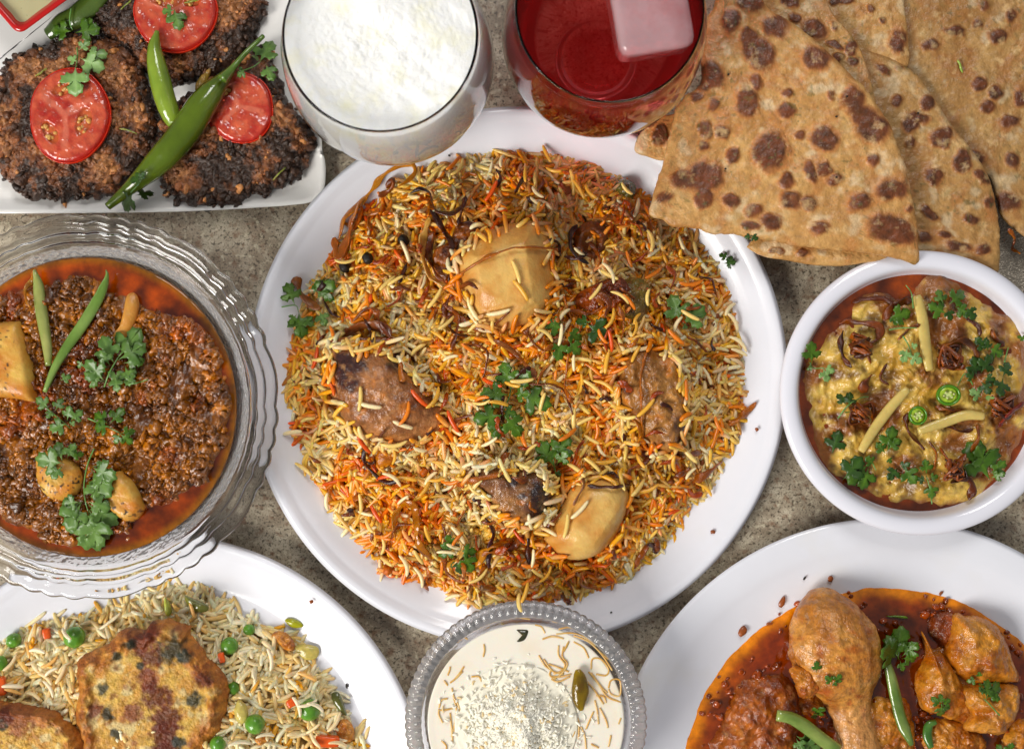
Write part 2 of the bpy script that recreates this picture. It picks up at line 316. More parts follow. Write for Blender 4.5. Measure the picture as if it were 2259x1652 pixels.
def stonemat():
    m = bpy.data.materials.new('polished_granite'); m.use_nodes = True; nt = m.node_tree; N = nt.nodes; L = nt.links; b = N['Principled BSDF']
    g = N.new('ShaderNodeNewGeometry').outputs['Position']
    def nz(s, d=6., r=.65):
        n = N.new('ShaderNodeTexNoise'); n.inputs['Scale'].default_value = s; n.inputs['Detail'].default_value = d; n.inputs['Roughness'].default_value = r; L.new(g, n.inputs['Vector']); return n.outputs['Fac']
    def rp(f, pts):
        r = N.new('ShaderNodeValToRGB'); e = r.color_ramp.elements
        for i, (p, c) in enumerate(pts):
            q = e[i] if i < 2 else e.new(p); q.position = p; q.color = (*lin(c), 1)
        L.new(f, r.inputs[0]); return r.outputs[0]
    c1 = rp(nz(90), [(.36, (130, 114, 94)), (.64, (222, 210, 186)), (.5, (176, 160, 138))])
    c2 = rp(nz(26), [(.38, (124, 104, 84)), (.62, (192, 182, 158))])
    mx = N.new('ShaderNodeMix'); mx.data_type = 'RGBA'; mx.inputs[0].default_value = .5; L.new(c1, mx.inputs[6]); L.new(c2, mx.inputs[7]); c = mx.outputs[2]
    for (s, lo, hi, colr, am) in ((520, .56, .64, (64, 54, 40), .8), (330, .57, .66, (214, 204, 176), .6), (200, .58, .68, (122, 82, 54), .6), (1100, .56, .64, (70, 62, 48), .6)):
        mr = N.new('ShaderNodeMapRange'); mr.inputs[1].default_value = lo; mr.inputs[2].default_value = hi; mr.inputs[4].default_value = am; L.new(nz(s, 2., .5), mr.inputs[0])
        m2 = N.new('ShaderNodeMix'); m2.data_type = 'RGBA'; L.new(mr.outputs[0], m2.inputs[0]); L.new(c, m2.inputs[6]); m2.inputs[7].default_value = (*lin(colr), 1); c = m2.outputs[2]
    L.new(c, b.inputs['Base Color']); b.inputs['Roughness'].default_value = .3
    bp = N.new('ShaderNodeBump'); bp.inputs['Strength'].default_value = .3; bp.inputs['Distance'].default_value = .0003; L.new(nz(900, 3.), bp.inputs['Height']); L.new(bp.outputs[0], b.inputs['Normal'])
    return m
# ------------------------------------------------------------------ counter and crockery
V = np.array([[-2400, -2000, 0], [2400, -2000, 0], [2400, 2000, 0], [-2400, 2000, 0.]])
mk('countertop', V, np.array([[0, 1, 2, 3]]), stonemat(), 'polished speckled beige and olive granite counter', kind='structure', smooth=False, sp=False)

def ctr(x, y, z): return T([(x, y)], z)[0]
def plate(name, D, rD, zr, well, label, group, wz=14, shoulder=None):
    c = ctr(*D, zr); R = rD*(HC-zr)/HC; sh = shoulder or (well+.12)
    prof = [(0, wz), (R*.3, wz), (R*well*.8, wz), (R*well*.96, wz+1.5), (R*(well+.03), wz+7), (R*sh, zr*.76), (R*(sh+.03), zr*.86), (R*(sh+.5*(1-sh)), zr*.95), (R*.97, zr*.99), (R*.99, zr), (R, zr-2.5), (R*.995, zr-7), (R*.96, zr-11), (R*(sh+.03), zr*.55), (R*well, 4), (R*well*.93, 0.6), (R*well*.9, .6), (R*well*.88, 5), (0, 5)]
    V, F = lathe(prof, *c, seg=220, n=110)
    return mk(name, V, F, mPlate, label, 'plate', group, grow=2), c, R
g_pl = 'round white plates on the counter'
bp_, BC, BR = plate('dinner_plate', (1141.5, 832), 597, 60, .80, 'round white plate in the middle, heaped with orange biryani', g_pl)
pp_, PC, PR = plate('dinner_plate', (350, 1772), 594, 58, .80, 'round white plate of pale rice with peas and egg-fried patties', g_pl)
kp_, KC, KR = plate('dinner_plate', (1957, 1752), 612, 58, .66, 'round deep white plate holding chicken curry in orange gravy', g_pl, wz=12, shoulder=.855)
# square kebab plate
def square_plate():
    out = [(-420, -400), (-416, -436), (-390, -460), (-350, -462), (100, -463), (600, -462), (644, -460), (676, -440), (684, -400), (700, -60), (713, 300), (720, 350), (723, 385), (716, 430), (690, 449), (640, 456), (590, 460), (400, 470), (100, 474), (-200, 474), (-340, 473), (-385, 470), (-412, 450), (-420, 410), (-421, 0)]
    P = spl(T(out, 34), 260, True); c = P.mean(0)
    if np.sum(P[:, 0]*np.roll(P[:, 1], -1)-P[:, 1]*np.roll(P[:, 0], -1)) < 0: P = P[::-1]
    prof = [(0, 12), (.5, 12), (.86, 12), (.915, 14), (.955, 24), (.985, 33), (.994, 35), (1, 33.5), (.998, 29), (.96, 18), (.9, 5), (.86, .6), (.8, .6), (.78, 4), (0, 4)]
    P2 = spl(np.array(prof)*[600, 1], 80)/[600, 1]
    V = np.vstack([np.c_[c+(P-c)*max(r, 0), np.full(len(P), z)] for r, z in P2])
    mk('square_plate', V, [grid_faces(len(P2), len(P))[:, ::-1]][::1], mKPlate, 'white square plate with rounded corners carrying the dark kebab patties', 'plate', grow=2)
square_plate()
# white soup bowl at right
bc = ctr(2037, 867, 112); R = 315*(HC-112)/HC
prof = [(0, 12), (R*.5, 12), (R*.70, 22), (R*.80, 45), (R*.845, 75), (R*.865, 98), (R*.885, 109), (R*.92, 113), (R*.965, 112), (R*.995, 107), (R, 100), (R*.985, 93), (R*.92, 80), (R*.82, 45), (R*.68, 14), (R*.62, .6), (R*.55, .6), (R*.52, 6), (0, 6)]
V, F = lathe(prof, *bc, seg=200, n=110)
mk('soup_bowl', V, F, mBowl, 'small thick-rimmed white bowl of yellow haleem', 'bowl', grow=2)
WB = bc
# scalloped clear glass bowl
gc = ctr(188, 897, 196); GR = 426*(HC-196)/HC
def scal(A, R, Z):
    a = (A*4/PI) % 1.0                      # eight groups of petals round the rim
    lobe = np.where(a < .42, .5*np.abs(np.sin(a/.42*PI)), np.where(a < .56, .42*np.abs(np.sin((a-.42)/.14*PI)), np.where(a < .70, .42*np.abs(np.sin((a-.56)/.14*PI)), np.where(a < .84, .42*np.abs(np.sin((a-.7)/.14*PI)), .42*np.abs(np.sin((a-.84)/.16*PI))))))
    return 1+(lobe-.35)*.035*sst(GR*.80, GR*.98, R)
prof = [(GR*.50, 22), (GR*.64, 60), (GR*.74, 110), (GR*.80, 150), (GR*.842, 176), (GR*.862, 190), (GR*.882, 187), (GR*.905, 192), (GR*.925, 190), (GR*.955, 198), (GR*.985, 198), (GR, 193), (GR*.99, 189), (GR*.95, 189), (GR*.92, 177), (GR*.895, 183), (GR*.875, 174), (GR*.862, 178), (GR*.845, 167), (GR*.81, 145), (GR*.752, 106), (GR*.655, 54), (GR*.50, 8)]
gb = thing('glass_bowl', gc[0], gc[1], 0, 'large clear glass bowl with scalloped rim full of minced meat curry', 'bowl')
P1 = [(0, 14), (GR*.3, 14)]+prof+[(GR*.3, .6), (0, .6)]
V, F = lathe(P1, *gc, seg=320, n=190, fr_=scal)
# split: pebbled wall band and smooth rim share one watertight shell, by material slot
me_ = mk('body', V, F, mGlass, parent=gb, grow=0, sp=False)
me_.data.materials.append(mPebble)
rr = np.hypot(V[:, 0]-gc[0], V[:, 1]-gc[1]); q = F[0]; rq = rr[q].mean(1); zq = V[q, 2].mean(1)
me_.data.update(); c_ = np.empty(len(me_.data.polygons)*3); me_.data.polygons.foreach_get('center', c_); rq = np.hypot(*(c_.reshape(-1, 3)[:, :2]/S+LOC[me_.name][:2]-gc).T)
mi = ((rq < GR*.835) & (rq > GR*.45)).astype(np.int32); me_.data.polygons.foreach_set('material_index', mi)
# stemless glasses
def tumbler(D, zr, rD, label, scale=1.0):
    c = ctr(*D, zr); r = rD*(HC-zr)/HC/173*scale
    outer = [(0, .6), (52, .6), (66, 4), (74, 14), (84, 36), (106, 62), (140, 105), (172, 165), (192, 230), (200, 290), (198, 350), (190, 420), (178, 480), (173.5, 498), (173, 500)]
    inner = [(170.2, 501), (169.4, 498), (175.4, 480), (188.0, 420), (196.2, 350), (198.2, 290), (190.2, 230), (170.2, 165), (138.2, 105), (104, 64), (82, 42), (60, 36), (0, 34)]
    V, F = lathe([(a*r, b) for a, b in outer+inner], *c, seg=128, n=130)
    F = [F[0][:, ::-1]]
    o = mk('drinking_glass', V, F, mThin, label, 'glass', 'stemless drinking glasses behind the biryani plate', sp=False)
    return c, r, inner
def fill(c, r, inner, top, grow_=-.5, n=80, ztop=None):
    pts = [(a*r+grow_, b+(.6 if a < 90 else 0)) for a, b in inner if b < top-3]
    ri = np.interp(top, [b for a, b in inner][::-1], [a for a, b in inner][::-1])*r+grow_
    return pts, ri
c1, r1, inn = tumbler((838.5, 77), 500, 215, 'stemless glass filled to the brim with white frothy lassi')
pts, ri = fill(c1, r1, inn, 470)
prof = [(0, 474), (ri*.5, 475), (ri*.9, 472), (ri, 466)]+pts
def foamz(A, R, Z):
    x, y = R*np.cos(A), R*np.sin(A); top = sst(455, 464, Z)*sst(ri*1.0, ri*.93, R)
    f = fbm(x/55., y/55., 0, 5, 11); g = np.hypot((x+40)/90., (y-40)/55.)
    return top*(f*11+6*np.sin(x/44.+y/66.+2*f)+1.6*fbm(x/6., y/6., 0, 2, 5))
th = np.linspace(0, 1, 70)[:, None]
topring = [(ri*t, 470) for t in np.linspace(0, .985, 90)]+[(ri*.995, 468)]+pts
V, F = lathe(topring, *c1, seg=200, fz=foamz, smooth=False)
mk('lassi', V, F, mFoam, 'white frothy lassi inside the left glass', 'drink', sp=False)
c2, r2, inn = tumbler((1345.5, 19), 500, 208, 'stemless glass of clear red drink with an ice cube')
pts, ri = fill(c2, r2, inn, 470)
V, F = lathe([(ri*t, 470) for t in np.linspace(0, .97, 20)]+[(ri*.99, 471), (ri, 473)]+spl(np.array([(ri, 471)]+pts), 50)[1:].tolist(), *c2, seg=128, smooth=False)
mk('red_drink', V, F, mDrink, 'clear ruby red drink inside the right glass', 'drink', sp=False)
# ice cube
def rbox(cx, cy_, cz, sx, sy, sz, yaw, pw=.12, tilt=0, n=22):
    V0, F0 = ICO[3]; import bmesh
    bm = bmesh.new(); bmesh.ops.create_cube(bm, size=2); bmesh.ops.subdivide_edges(bm, edges=bm.edges[:], cuts=9, use_grid_fill=True)
    V0 = np.array([v.co[:] for v in bm.verts]); F0 = np.array([[v.index for v in f.verts] for f in bm.faces]); bm.free()
    l = (np.abs(V0)**(1/pw)).sum(1)**pw; V = V0/l[:, None]; V = V*[sx/2, sy/2, sz/2]
    c, s_ = math.cos(tilt), math.sin(tilt); V = np.c_[V[:, 0]*c+V[:, 2]*s_, V[:, 1], V[:, 2]*c-V[:, 0]*s_]
    c, s_ = math.cos(yaw), math.sin(yaw); V = np.c_[V[:, 0]*c-V[:, 1]*s_, V[:, 0]*s_+V[:, 1]*c, V[:, 2]]
    return V+[cx, cy_, cz], F0
p = ctr(1440, 30, 480)
V, F = rbox(p[0]-4, p[1]+4, 446, 142, 152, 96, .17, .11, .06); V[:, 2] += 1.5*vn(V[:, 0]/20, V[:, 1]/20, V[:, 2]/20)
mk('ice_cube', V, F, mIce, 'cloudy ice cube floating in the red drink', 'ice cube', sp=False)
# cut glass dessert cup
cc_ = ctr(1160, 1593, 190); CR = 266*(HC-190)/HC
def cutr(A, R, Z): return 1+.012*np.abs(np.sin(A*43))*sst(CR*.86, CR*.97, R)
def cutz(A, R, Z): return 5*(np.abs(np.sin(A*43))-.5)*sst(CR*.86, CR*.90, R)*sst(CR*1.02, CR*.97, R)*sst(150, 180, Z)
prof = [(0, 40), (CR*.3, 42), (CR*.55, 60), (CR*.74, 100), (CR*.83, 150), (CR*.862, 182), (CR*.875, 189), (CR*.93, 191), (CR*.98, 188), (CR, 180), (CR*.975, 168), (CR*.92, 150), (CR*.86, 110), (CR*.66, 55), (CR*.40, 30), (CR*.34, 16), (CR*.36, .6), (0, .6)]
V, F = lathe(prof, *cc_, seg=516, n=90, fr_=cutr, fz=cutz)
mk('dessert_cup', V, F, mCut, 'cut glass dessert cup with ridged rim holding vermicelli milk pudding', 'cup', grow=1)

# ================================================================== rice
GU = np.array([-1, -.86, -.45, 0, .45, .86, 1]); GPR = np.array([.34, .78, 1, 1, .97, .72, .28])
def grains(C, yaw, pitch, L, W_, bend, roll, cols, K=6, cols2=None):
    n = len(C); a = np.arange(K)/K*2*PI
    x = GU[None, :]*L[:, None]/2; by = bend[:, None]*L[:, None]*(GU[None]**2-.33)
    r = GPR[None]*W_[:, None]/2
    # local coords: x along, y sideways, z up
    cr, sr = np.cos(roll)[:, None], np.sin(roll)[:, None]
    cy_, cz_ = by*cr, by*sr
    X = np.repeat(x[:, :, None], K, 2); Y = cy_[:, :, None]+r[:, :, None]*np.cos(a); Z = cz_[:, :, None]+r[:, :, None]*np.sin(a)
    P = np.stack([X, Y, Z], -1).reshape(n, -1, 3)
    cp, sp_ = np.cos(pitch)[:, None], np.sin(pitch)[:, None]; c, s_ = np.cos(yaw)[:, None], np.sin(yaw)[:, None]
    X1 = P[..., 0]*cp-P[..., 2]*sp_; Z1 = P[..., 0]*sp_+P[..., 2]*cp
    V = np.stack([X1*c-P[..., 1]*s_, X1*s_+P[..., 1]*c, Z1], -1)+np.asarray(C)[:, None]
    m = 7*K; off = (np.arange(n)*m)[:, None, None]
    F = (grid_faces(7, K)[None]+off).reshape(-1, 4)
    caps = np.array([[3, 2, 1, 0], [5, 4, 3, 0], [m-K, m-K+1, m-K+2, m-K+3], [m-K, m-K+3, m-K+4, m-K+5]])
    F2 = (caps[None]+off).reshape(-1, 4)
    CC = np.repeat(np.asarray(cols)[:, None], m, 1)
    if cols2 is not None:
        g = np.repeat(np.array([0, .05, .25, .5, .8, 1, 1.]), K)[None, :, None]; CC = CC*(1-g)+np.asarray(cols2)[:, None]*g
    return V.reshape(-1, 3), [F, F2], CC.reshape(-1, 3)
def pick(pal, wts, rs, n):
    wts = np.asarray(wts, float); w_ = np.cumsum(wts, 1)/wts.sum(1, keepdims=True)
    k = (rs.rand(n)[:, None] > w_).sum(1); k2 = (rs.rand(n)[:, None] > w_).sum(1); q = rs.rand(n, 1)*.55; P_ = lin(np.array(pal)); m_ = len(pal)-1
    return (P_[np.clip(k, 0, m_)]*(1-q)+P_[np.clip(k2, 0, m_)]*q)*(1+.2*(rs.rand(n, 1)-.5))
def heap(outD, z0, h, seg=200, pw=2.2, rough=12, seed=0, name='rice', base=None, zt=None):
    P = spl(T(outD, zt or z0+10), 256, True); c = P.mean(0)
    ang = np.arctan2(P[:, 1]-c[1], P[:, 0]-c[0]); rad = np.hypot(P[:, 0]-c[0], P[:, 1]-c[1]); o = np.argsort(ang); ang, rad = ang[o], rad[o]
    def tt(X, Y):
        a = np.arctan2(Y-c[1], X-c[0]); return np.hypot(X-c[0], Y-c[1])/np.interp(a, ang, rad, period=2*PI)
    def H(X, Y):
        t = tt(X, Y); return z0+h*np.clip(1-np.clip(t, 0, 1)**pw, 0, 1)+rough*fbm(np.asarray(X)/70., np.asarray(Y)/70., 0, 3, seed)*sst(1.05, .8, t)
    return c, ang, rad, tt, H
BO = [(1100, 325), (1165, 335), (1225, 340), (1290, 352), (1330, 385), (1385, 395), (1425, 440), (1470, 470), (1530, 500), (1575, 560), (1605, 610), (1620, 670), (1632, 740), (1640, 800), (1652, 860), (1648, 920), (1632, 980), (1600, 1020), (1570, 1070), (1525, 1100), (1500, 1150), (1470, 1190), (1450, 1225), (1420, 1260), (1380, 1290), (1330, 1305), (1290, 1330), (1200, 1340), (1100, 1345), (1010, 1345), (985, 1300), (900, 1290), (830, 1280), (810, 1230), (775, 1190), (740, 1170), (715, 1120), (690, 1070), (650, 1010), (625, 960), (620, 900), (615, 850), (625, 790), (640, 730), (660, 670), (685, 615), (745, 560), (760, 500), (800, 440), (850, 400), (910, 370), (960, 355), (1030, 345)]
bc_, bang, brad, bt, BH = heap(BO, 18, 116, seed=4, rough=34)
# soaked underlayer
c = None
def under(name, cc0, ang, rad, H, col, mat, label, sc=.965):
    seg, rings = 200, 60; a = np.arange(seg)/seg*2*PI-PI; r = np.interp(a, ang, rad, period=2*PI)*sc; t = np.linspace(0, 1, rings+1)[1:]
    X = cc0[0]+t[:, None]*r*np.cos(a); Y = cc0[1]+t[:, None]*r*np.sin(a); Z = H(X, Y)-9+2*vn(X/7, Y/7)
    Z[-1] = 13; V = np.vstack([[cc0[0], cc0[1], H(cc0[0], cc0[1])-9], np.c_[X.ravel(), Y.ravel(), Z.ravel()]])
    i = np.arange(seg); F = [np.c_[np.zeros(seg, int), 1+i, 1+(i+1) % seg], grid_faces(rings, seg, 1)]
    return V, F, col(V[:, 0], V[:, 1])
def layered(name, c0, ang, rad, tt, H, n, LW, palf, mat, label, seed, edge=1.0, basecol=None, zmin=16, layer=15):
    rs = np.random.RandomState(seed)
    a = rs.rand(n)*2*PI-PI; t = np.sqrt(rs.rand(n))*edge*(1+.03*rs.randn(n)*(rs.rand(n) < .3)); r = np.interp(a, ang, rad, period=2*PI)*t
    X = c0[0]+r*np.cos(a); Y = c0[1]+r*np.sin(a)
    L = LW[0]*(.55+.65*rs.rand(n)); Wd = LW[1]*(.82+.36*rs.rand(n))
    e = 6.0; gx = (H(X+e, Y)-H(X-e, Y))/(2*e); gy = (H(X, Y+e)-H(X, Y-e))/(2*e)
    yaw = PI*(fbm(X/75., Y/75., 0, 2, seed)*1.8)+rs.randn(n)*.62
    pitch = np.arctan(gx*np.cos(yaw)+gy*np.sin(yaw))+rs.randn(n)*.27
    Z = np.maximum(H(X, Y), zmin)-6+layer*rs.rand(n)**1.3; edgeb = tt(X, Y) > .97; Z = np.where(edgeb, np.maximum(zmin+Wd*.4, Z*.4+zmin*.6), Z); pitch = np.where(edgeb, pitch*.3, pitch)
    pitch = np.where(Z-np.abs(np.sin(pitch))*L/2 < zmin, pitch*.35, pitch)
    cols = palf(X, Y, rs, n)
    alt = palf(X, Y, rs, n); two = (rs.rand(n, 1) < .6)*.8
    V, F, C = grains(np.c_[X, Y, Z], yaw, pitch, L, Wd, .10*rs.randn(n), rs.rand(n)*2*PI, cols, 6, cols*(1-two)+alt*two)
    V[:, 2] = np.maximum(V[:, 2], zmin-2)
    V2, F2, C2 = under(name, c0, ang, rad, H, basecol, mat, label)
    nb = len(V); return np.vstack([V, V2]), F+[f+nb for f in F2], np.vstack([C, C2])
BPAL = [(255, 238, 196), (252, 218, 130), (250, 190, 62), (248, 138, 18), (230, 84, 10), (190, 116, 34), (234, 188, 120)]
def bpal(X, Y, rs, n):
    x = X/S*0+X; f = fbm(X/62., Y/62., 0, 3, 21); g = fbm(X/120., Y/120., 0, 3, 33); ur = sst(-150, 420, X*.7+Y*.8)   # more orange and brown grains towards the upper right
    u = np.ones(n)
    wts = np.c_[.55+4.2*sst(.03, .35, f), 1.3+u*0+2.2*sst(.0, .3, f), 1.9+1.4*sst(0, .4, g), .5+6.5*sst(.02, .38, -f)+1.3*ur, .1+3.0*sst(.18, .45, -f)+1.2*sst(.3, .6, g), .5+2.0*ur*sst(-.3, .3, g), .5+.8*ur]
    return pick(BPAL, wts, rs, n)
V, F, Cc = layered('biryani_rice', bc_, bang, brad, bt, BH, 9800, (62, 9.2), bpal, mRice, '', 5, 1.0, lambda x, y: mix(lin((196, 110, 26)), lin((140, 76, 24)), sst(-.3, .4, fbm(x/40., y/40., 0, 3, 8))), 17)
mk('biryani_rice', V, F, mRice, 'heap of orange and yellow biryani rice on the middle plate', 'rice', col=Cc, kind='stuff')
# pilau
PO = [(-60, 1440), (60, 1388), (140, 1370), (230, 1345), (300, 1325), (350, 1300), (400, 1295), (480, 1310), (520, 1350), (580, 1375), (630, 1385), (670, 1430), (710, 1480), (745, 1540), (780, 1600), (820, 1680), (830, 1780), (700, 2000), (0, 2000), (-150, 1800), (-120, 1550)]
pc_, pang, prad, pt_, PH = heap(PO, 16, 84, seed=14, rough=18)
PPAL = [(255, 242, 208), (252, 226, 172), (248, 208, 138), (242, 178, 84), (236, 196, 130)]
def ppal(X, Y, rs, n):
    f = fbm(X/70., Y/70., 0, 3, 51); u = np.ones(n)
    return pick(PPAL, np.c_[3.2+2*sst(0, .4, f), 2.4*u, 1.1+1.2*sst(0, .4, -f), .25+.8*sst(.1, .5, -f), .5+u*0], rs, n)
V, F, Cc = layered('pilau_rice', pc_, pang, prad, pt_, PH, 6000, (52, 9.8), ppal, mRice2, '', 15, 1.0, lambda x, y: mix(lin((214, 184, 126)), lin((176, 142, 86)), sst(-.3, .4, fbm(x/40., y/40., 0, 3, 8))), 15)
k_ = (V[:, 1] > -1350*1.0)
mk('pilau_rice', V, F, mRice2, 'mound of pale pilau rice on the lower plate', 'rice', col=Cc, kind='stuff')

# ================================================================== generic food builders
def chunk(name, out, h, label, cat, colf, mat=mMeat, z0=None, dz=None, p=2.2, q=1.8, seed=0, amp=7., sc=30., jit=.03, seg=120, rings=34, parent=None, sink=18, group=None, facet=None, grow=1):
    if mat is mMeat: jit = max(jit, .055); amp *= 1.3
    if z0 is None:
        pc = np.mean(out, axis=0); d = drop([pc]); z0 = max(d[0, 2]-sink, 14)
    def dd(X, Y, t):
        r = amp*fbm(X/sc, Y/sc, 0, 4, seed)
        if dz is not None: r = r+dz(X, Y, t)
        return r
    V, F, C = blob(out, z0, h, seg, rings, p, q, dd, jit, 10, colf, seed)
    return mk(name, V, F, mat, label, cat, group, parent=parent, col=C, grow=grow)
def strand(path, w_, th, c0, c1, label, group=None, off=3., name='fried_onion', cat='fried onion', mat=None, tws=1.6, seed=0, curl=5., parent=None, n=None, zf=None):
    rs = np.random.RandomState(seed+int(path[0][0]*7+path[0][1]*3) % 99991)
    P2 = spl(np.array(path, float), 24); Ln = np.linalg.norm(np.diff(P2, axis=0), axis=1).sum(); n = n or int(np.clip(Ln/5., 10, 60)); P2 = spl(np.array(path, float), n)
    P = drop(P2, off)
    z = P[:, 2].copy()
    for _ in range(4): z = np.convolve(np.r_[z[0], z, z[-1]], [.25, .5, .25], 'valid')
    z = np.maximum(z, P[:, 2]-6)
    u = np.linspace(0, 1, n); z = z+curl*(1+np.sin(u*rs.uniform(4, 9)+rs.rand()*6))
    if zf is not None: z = zf(u, z)
    P = np.c_[T(P2, z), z]; P[:, :2] += 1.6*np.c_[vn(u*n/4, u*0+seed), vn(u*n/4, u*0+9+seed)]
    ww = w_/2*(.75+.5*(vn(u*n/5., u*0+rs.rand()*50)))*np.clip(np.minimum(u, 1-u)*9+.25, 0, 1)
    tw = tws*vn(u*3, u*0+rs.rand()*60)+rs.uniform(-.3, .3)
    a, b = lin(c0), lin(c1)
    def cf(U, v, V): return mix(a, b, np.clip(.5+.9*fbm(U*4+seed, v*.4, 0, 3, seed+3)+.2*v, 0, 1))
    V, F, C = loft(P, np.maximum(ww, .6), np.maximum(th/2*(.8+.4*vn(u*n/4., u*0+5)), .5), 8, tw, cf)
    return mk(name, V, F, mat or mOnion, label, cat, group, parent=parent, col=C, grow=0)
LEAF = [(0, 0), (.15, .02), (.29, .07), (.31, .17), (.24, .30), (.34, .36), (.35, .48), (.45, .47), (.54, .53), (.60, .44), (.60, .33), (.57, .19), (.66, .19), (.72, .29), (.82, .25), (.93, .25), (.95, .13), (1.05, 0.03), (1.04, 0)]
LEAF = LEAF+[(x, -y) for x, y in LEAF[::-1][1:-1]]
LC = {'g': ((58, 90, 26), (90, 124, 44)), 'd': ((38, 66, 20), (60, 92, 32)), 'l': ((120, 156, 88), (150, 182, 118)), 'b': ((76, 108, 50), (108, 140, 72))}
def leaf(base, tip, parent, tone='g', off=6., seed=0, cup=.18, tilt=None, wd=1.0):
    rs = np.random.RandomState(seed+int(base[0]*13+tip[1]*7) % 9973)
    B = drop([base], off)[0]; E = drop([tip], off)[0]; d = E[:2]-B[:2]; L = np.linalg.norm(d)+1e-6; d /= L; L *= .98; nrm = np.array([-d[1], d[0]])
    o = np.array(LEAF); o = o+rs.randn(*o.shape)*.012; o[0] = (0, 0); o = np.repeat(o, 1, 0); o[:, 1] *= wd
    m = len(o); c = np.array([.50, 0]); rings = [.33, .66, 1.0]
    q = np.vstack([c[None]]+[c+(o-c)*r for r in rings])
    X = B[0]+(q[:, 0]*d[0]+q[:, 1]*nrm[0])*L; Y = B[1]+(q[:, 0]*d[1]+q[:, 1]*nrm[1])*L
    hz = hq(X, Y)+off; zl = B[2]+(E[2]-B[2])*q[:, 0]; tl = rs.uniform(-.25, .25) if tilt is None else tilt
    Z = .12*np.minimum(np.maximum(hz, zl-8), zl+14)+.88*(zl+5)
    Z = Z+L*(cup*.6*np.abs(q[:, 1])*rs.choice([-1, 1, 1])+tl*q[:, 1]+.035*vn(q[:, 0]*3+rs.rand()*30, q[:, 1]*3)-.10*(q[:, 0]-.5)**2)
    Z = np.maximum(Z, np.minimum(hz-5, zl+4))
    a = np.arange(m); b = (a+1) % m
    F = [np.c_[np.zeros(m, int), 1+a, 1+b], grid_faces(3, m, 1)]
    c0, c1 = LC[tone]; vein = np.exp(-(q[:, 1]/.05)**2)*.6
    C = mix(lin(c0), lin(c1), np.clip(.4+.6*fbm(q[:, 0]*3+seed, q[:, 1]*3, 0, 2, seed)+vein, 0, 1))
    V = np.c_[X, Y, Z]; nt = len(V); V2 = V-[0, 0, 1.2]    # a blade has two faces
    rim = 1+2*m+a; rimb = 1+2*m+b
    V = np.vstack([V, V2]); F2 = [f[:, ::-1]+nt for f in F]+[np.c_[rim, rim+nt, rimb+nt, rimb]]
    return mk('leaf', V, F+F2, mLeaf, parent=parent, col=np.vstack([C, C]), grow=0)
def sprig(stem, leaves, label, tone='g', off=6., seed=0, group=None, sw=3.2, cat='coriander'):
    p0 = drop([stem[0] if stem else leaves[0][:2]], 0)[0]
    t = thing('coriander_sprig', *p0, label, cat, group)
    if stem:
        n = 16; P2 = spl(np.array(stem, float), n); P = drop(P2, off*.7); z = P[:, 2]
        for _ in range(3): z = np.convolve(np.r_[z[0], z, z[-1]], [.25, .5, .25], 'valid')
        z = np.maximum(z, P[:, 2]-2)+3; P = np.c_[T(P2, z), z]
        V, F, _ = loft(P, np.linspace(sw*.55, sw*.35, n), np.linspace(sw*.55, sw*.35, n), 7)
        mk('stem', V, F, mStem, parent=t, grow=0)
    for i, lf in enumerate(leaves):
        tn = lf[4] if len(lf) > 4 else tone
        leaf(lf[:2], lf[2:4], t, tn, off, seed+i, wd=.95)
    return t
def tri(bx, by, tx, ty, s=.8, spread=66, tone=None):
    dx, dy = tx-bx, ty-by; L = math.hypot(dx, dy); a = math.atan2(dy, dx); r = []
    for k in (-1, 0, 1):
        an = a+math.radians(spread)*k; l = L*(1 if k == 0 else s); b0 = (bx+dx*.18*(k == 0), by+dy*.18*(k == 0))
        e = (b0[0]+l*math.cos(an)*(.85 if k == 0 else 1), b0[1]+l*math.sin(an)*(.85 if k == 0 else 1)); r.append((*b0, *e)+((tone,) if tone else ()))
    return r
def chilli(path, radii, label, c0, c1, name='green_chilli', group=None, stemn=0, off=0, parent=None, cut=None, sg=18, zs=1.0, zadd=None, tip=None):
    n = 54; P2 = spl(np.array(path, float), n); R = np.interp(np.linspace(0, 1, n), np.linspace(0, 1, len(radii)), radii); R = np.convolve(np.r_[R[:1], R[:1], R, R[-1:], R[-1:]], np.ones(5)/5, 'valid')
    P = drop(P2, 0); z = P[:, 2]
    for _ in range(22): z = np.convolve(np.r_[z[0], z, z[-1]], [.25, .5, .25], 'valid')
    z = z*0+np.linspace(np.percentile(z[:n//2], 85), np.percentile(z[n//2:], 85), n)+R*.75*zs+off
    if zadd is not None: z = z+zadd(np.linspace(0, 1, n))
    P = np.c_[T(P2, z), z]; R = R*(HC-z)/HC
    a, b = lin(c0), lin(c1)
    tr = .6
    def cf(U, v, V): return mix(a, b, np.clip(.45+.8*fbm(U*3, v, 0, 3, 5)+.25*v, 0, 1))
    V, F, C = loft(P, R, R*zs, sg, None, cf); cen = np.vstack([np.repeat(P, sg, 0), P[:1], P[-1:]])
    w_ = 1+.05*fbm(V[:, 0]/30., V[:, 1]/30., V[:, 2]/30., 3, 6); V = cen+(V-cen)*w_[:, None]
    ob = mk(name, V, F, mChilli, label, 'green chilli' if label else None, group, parent=parent, col=C)
    return ob
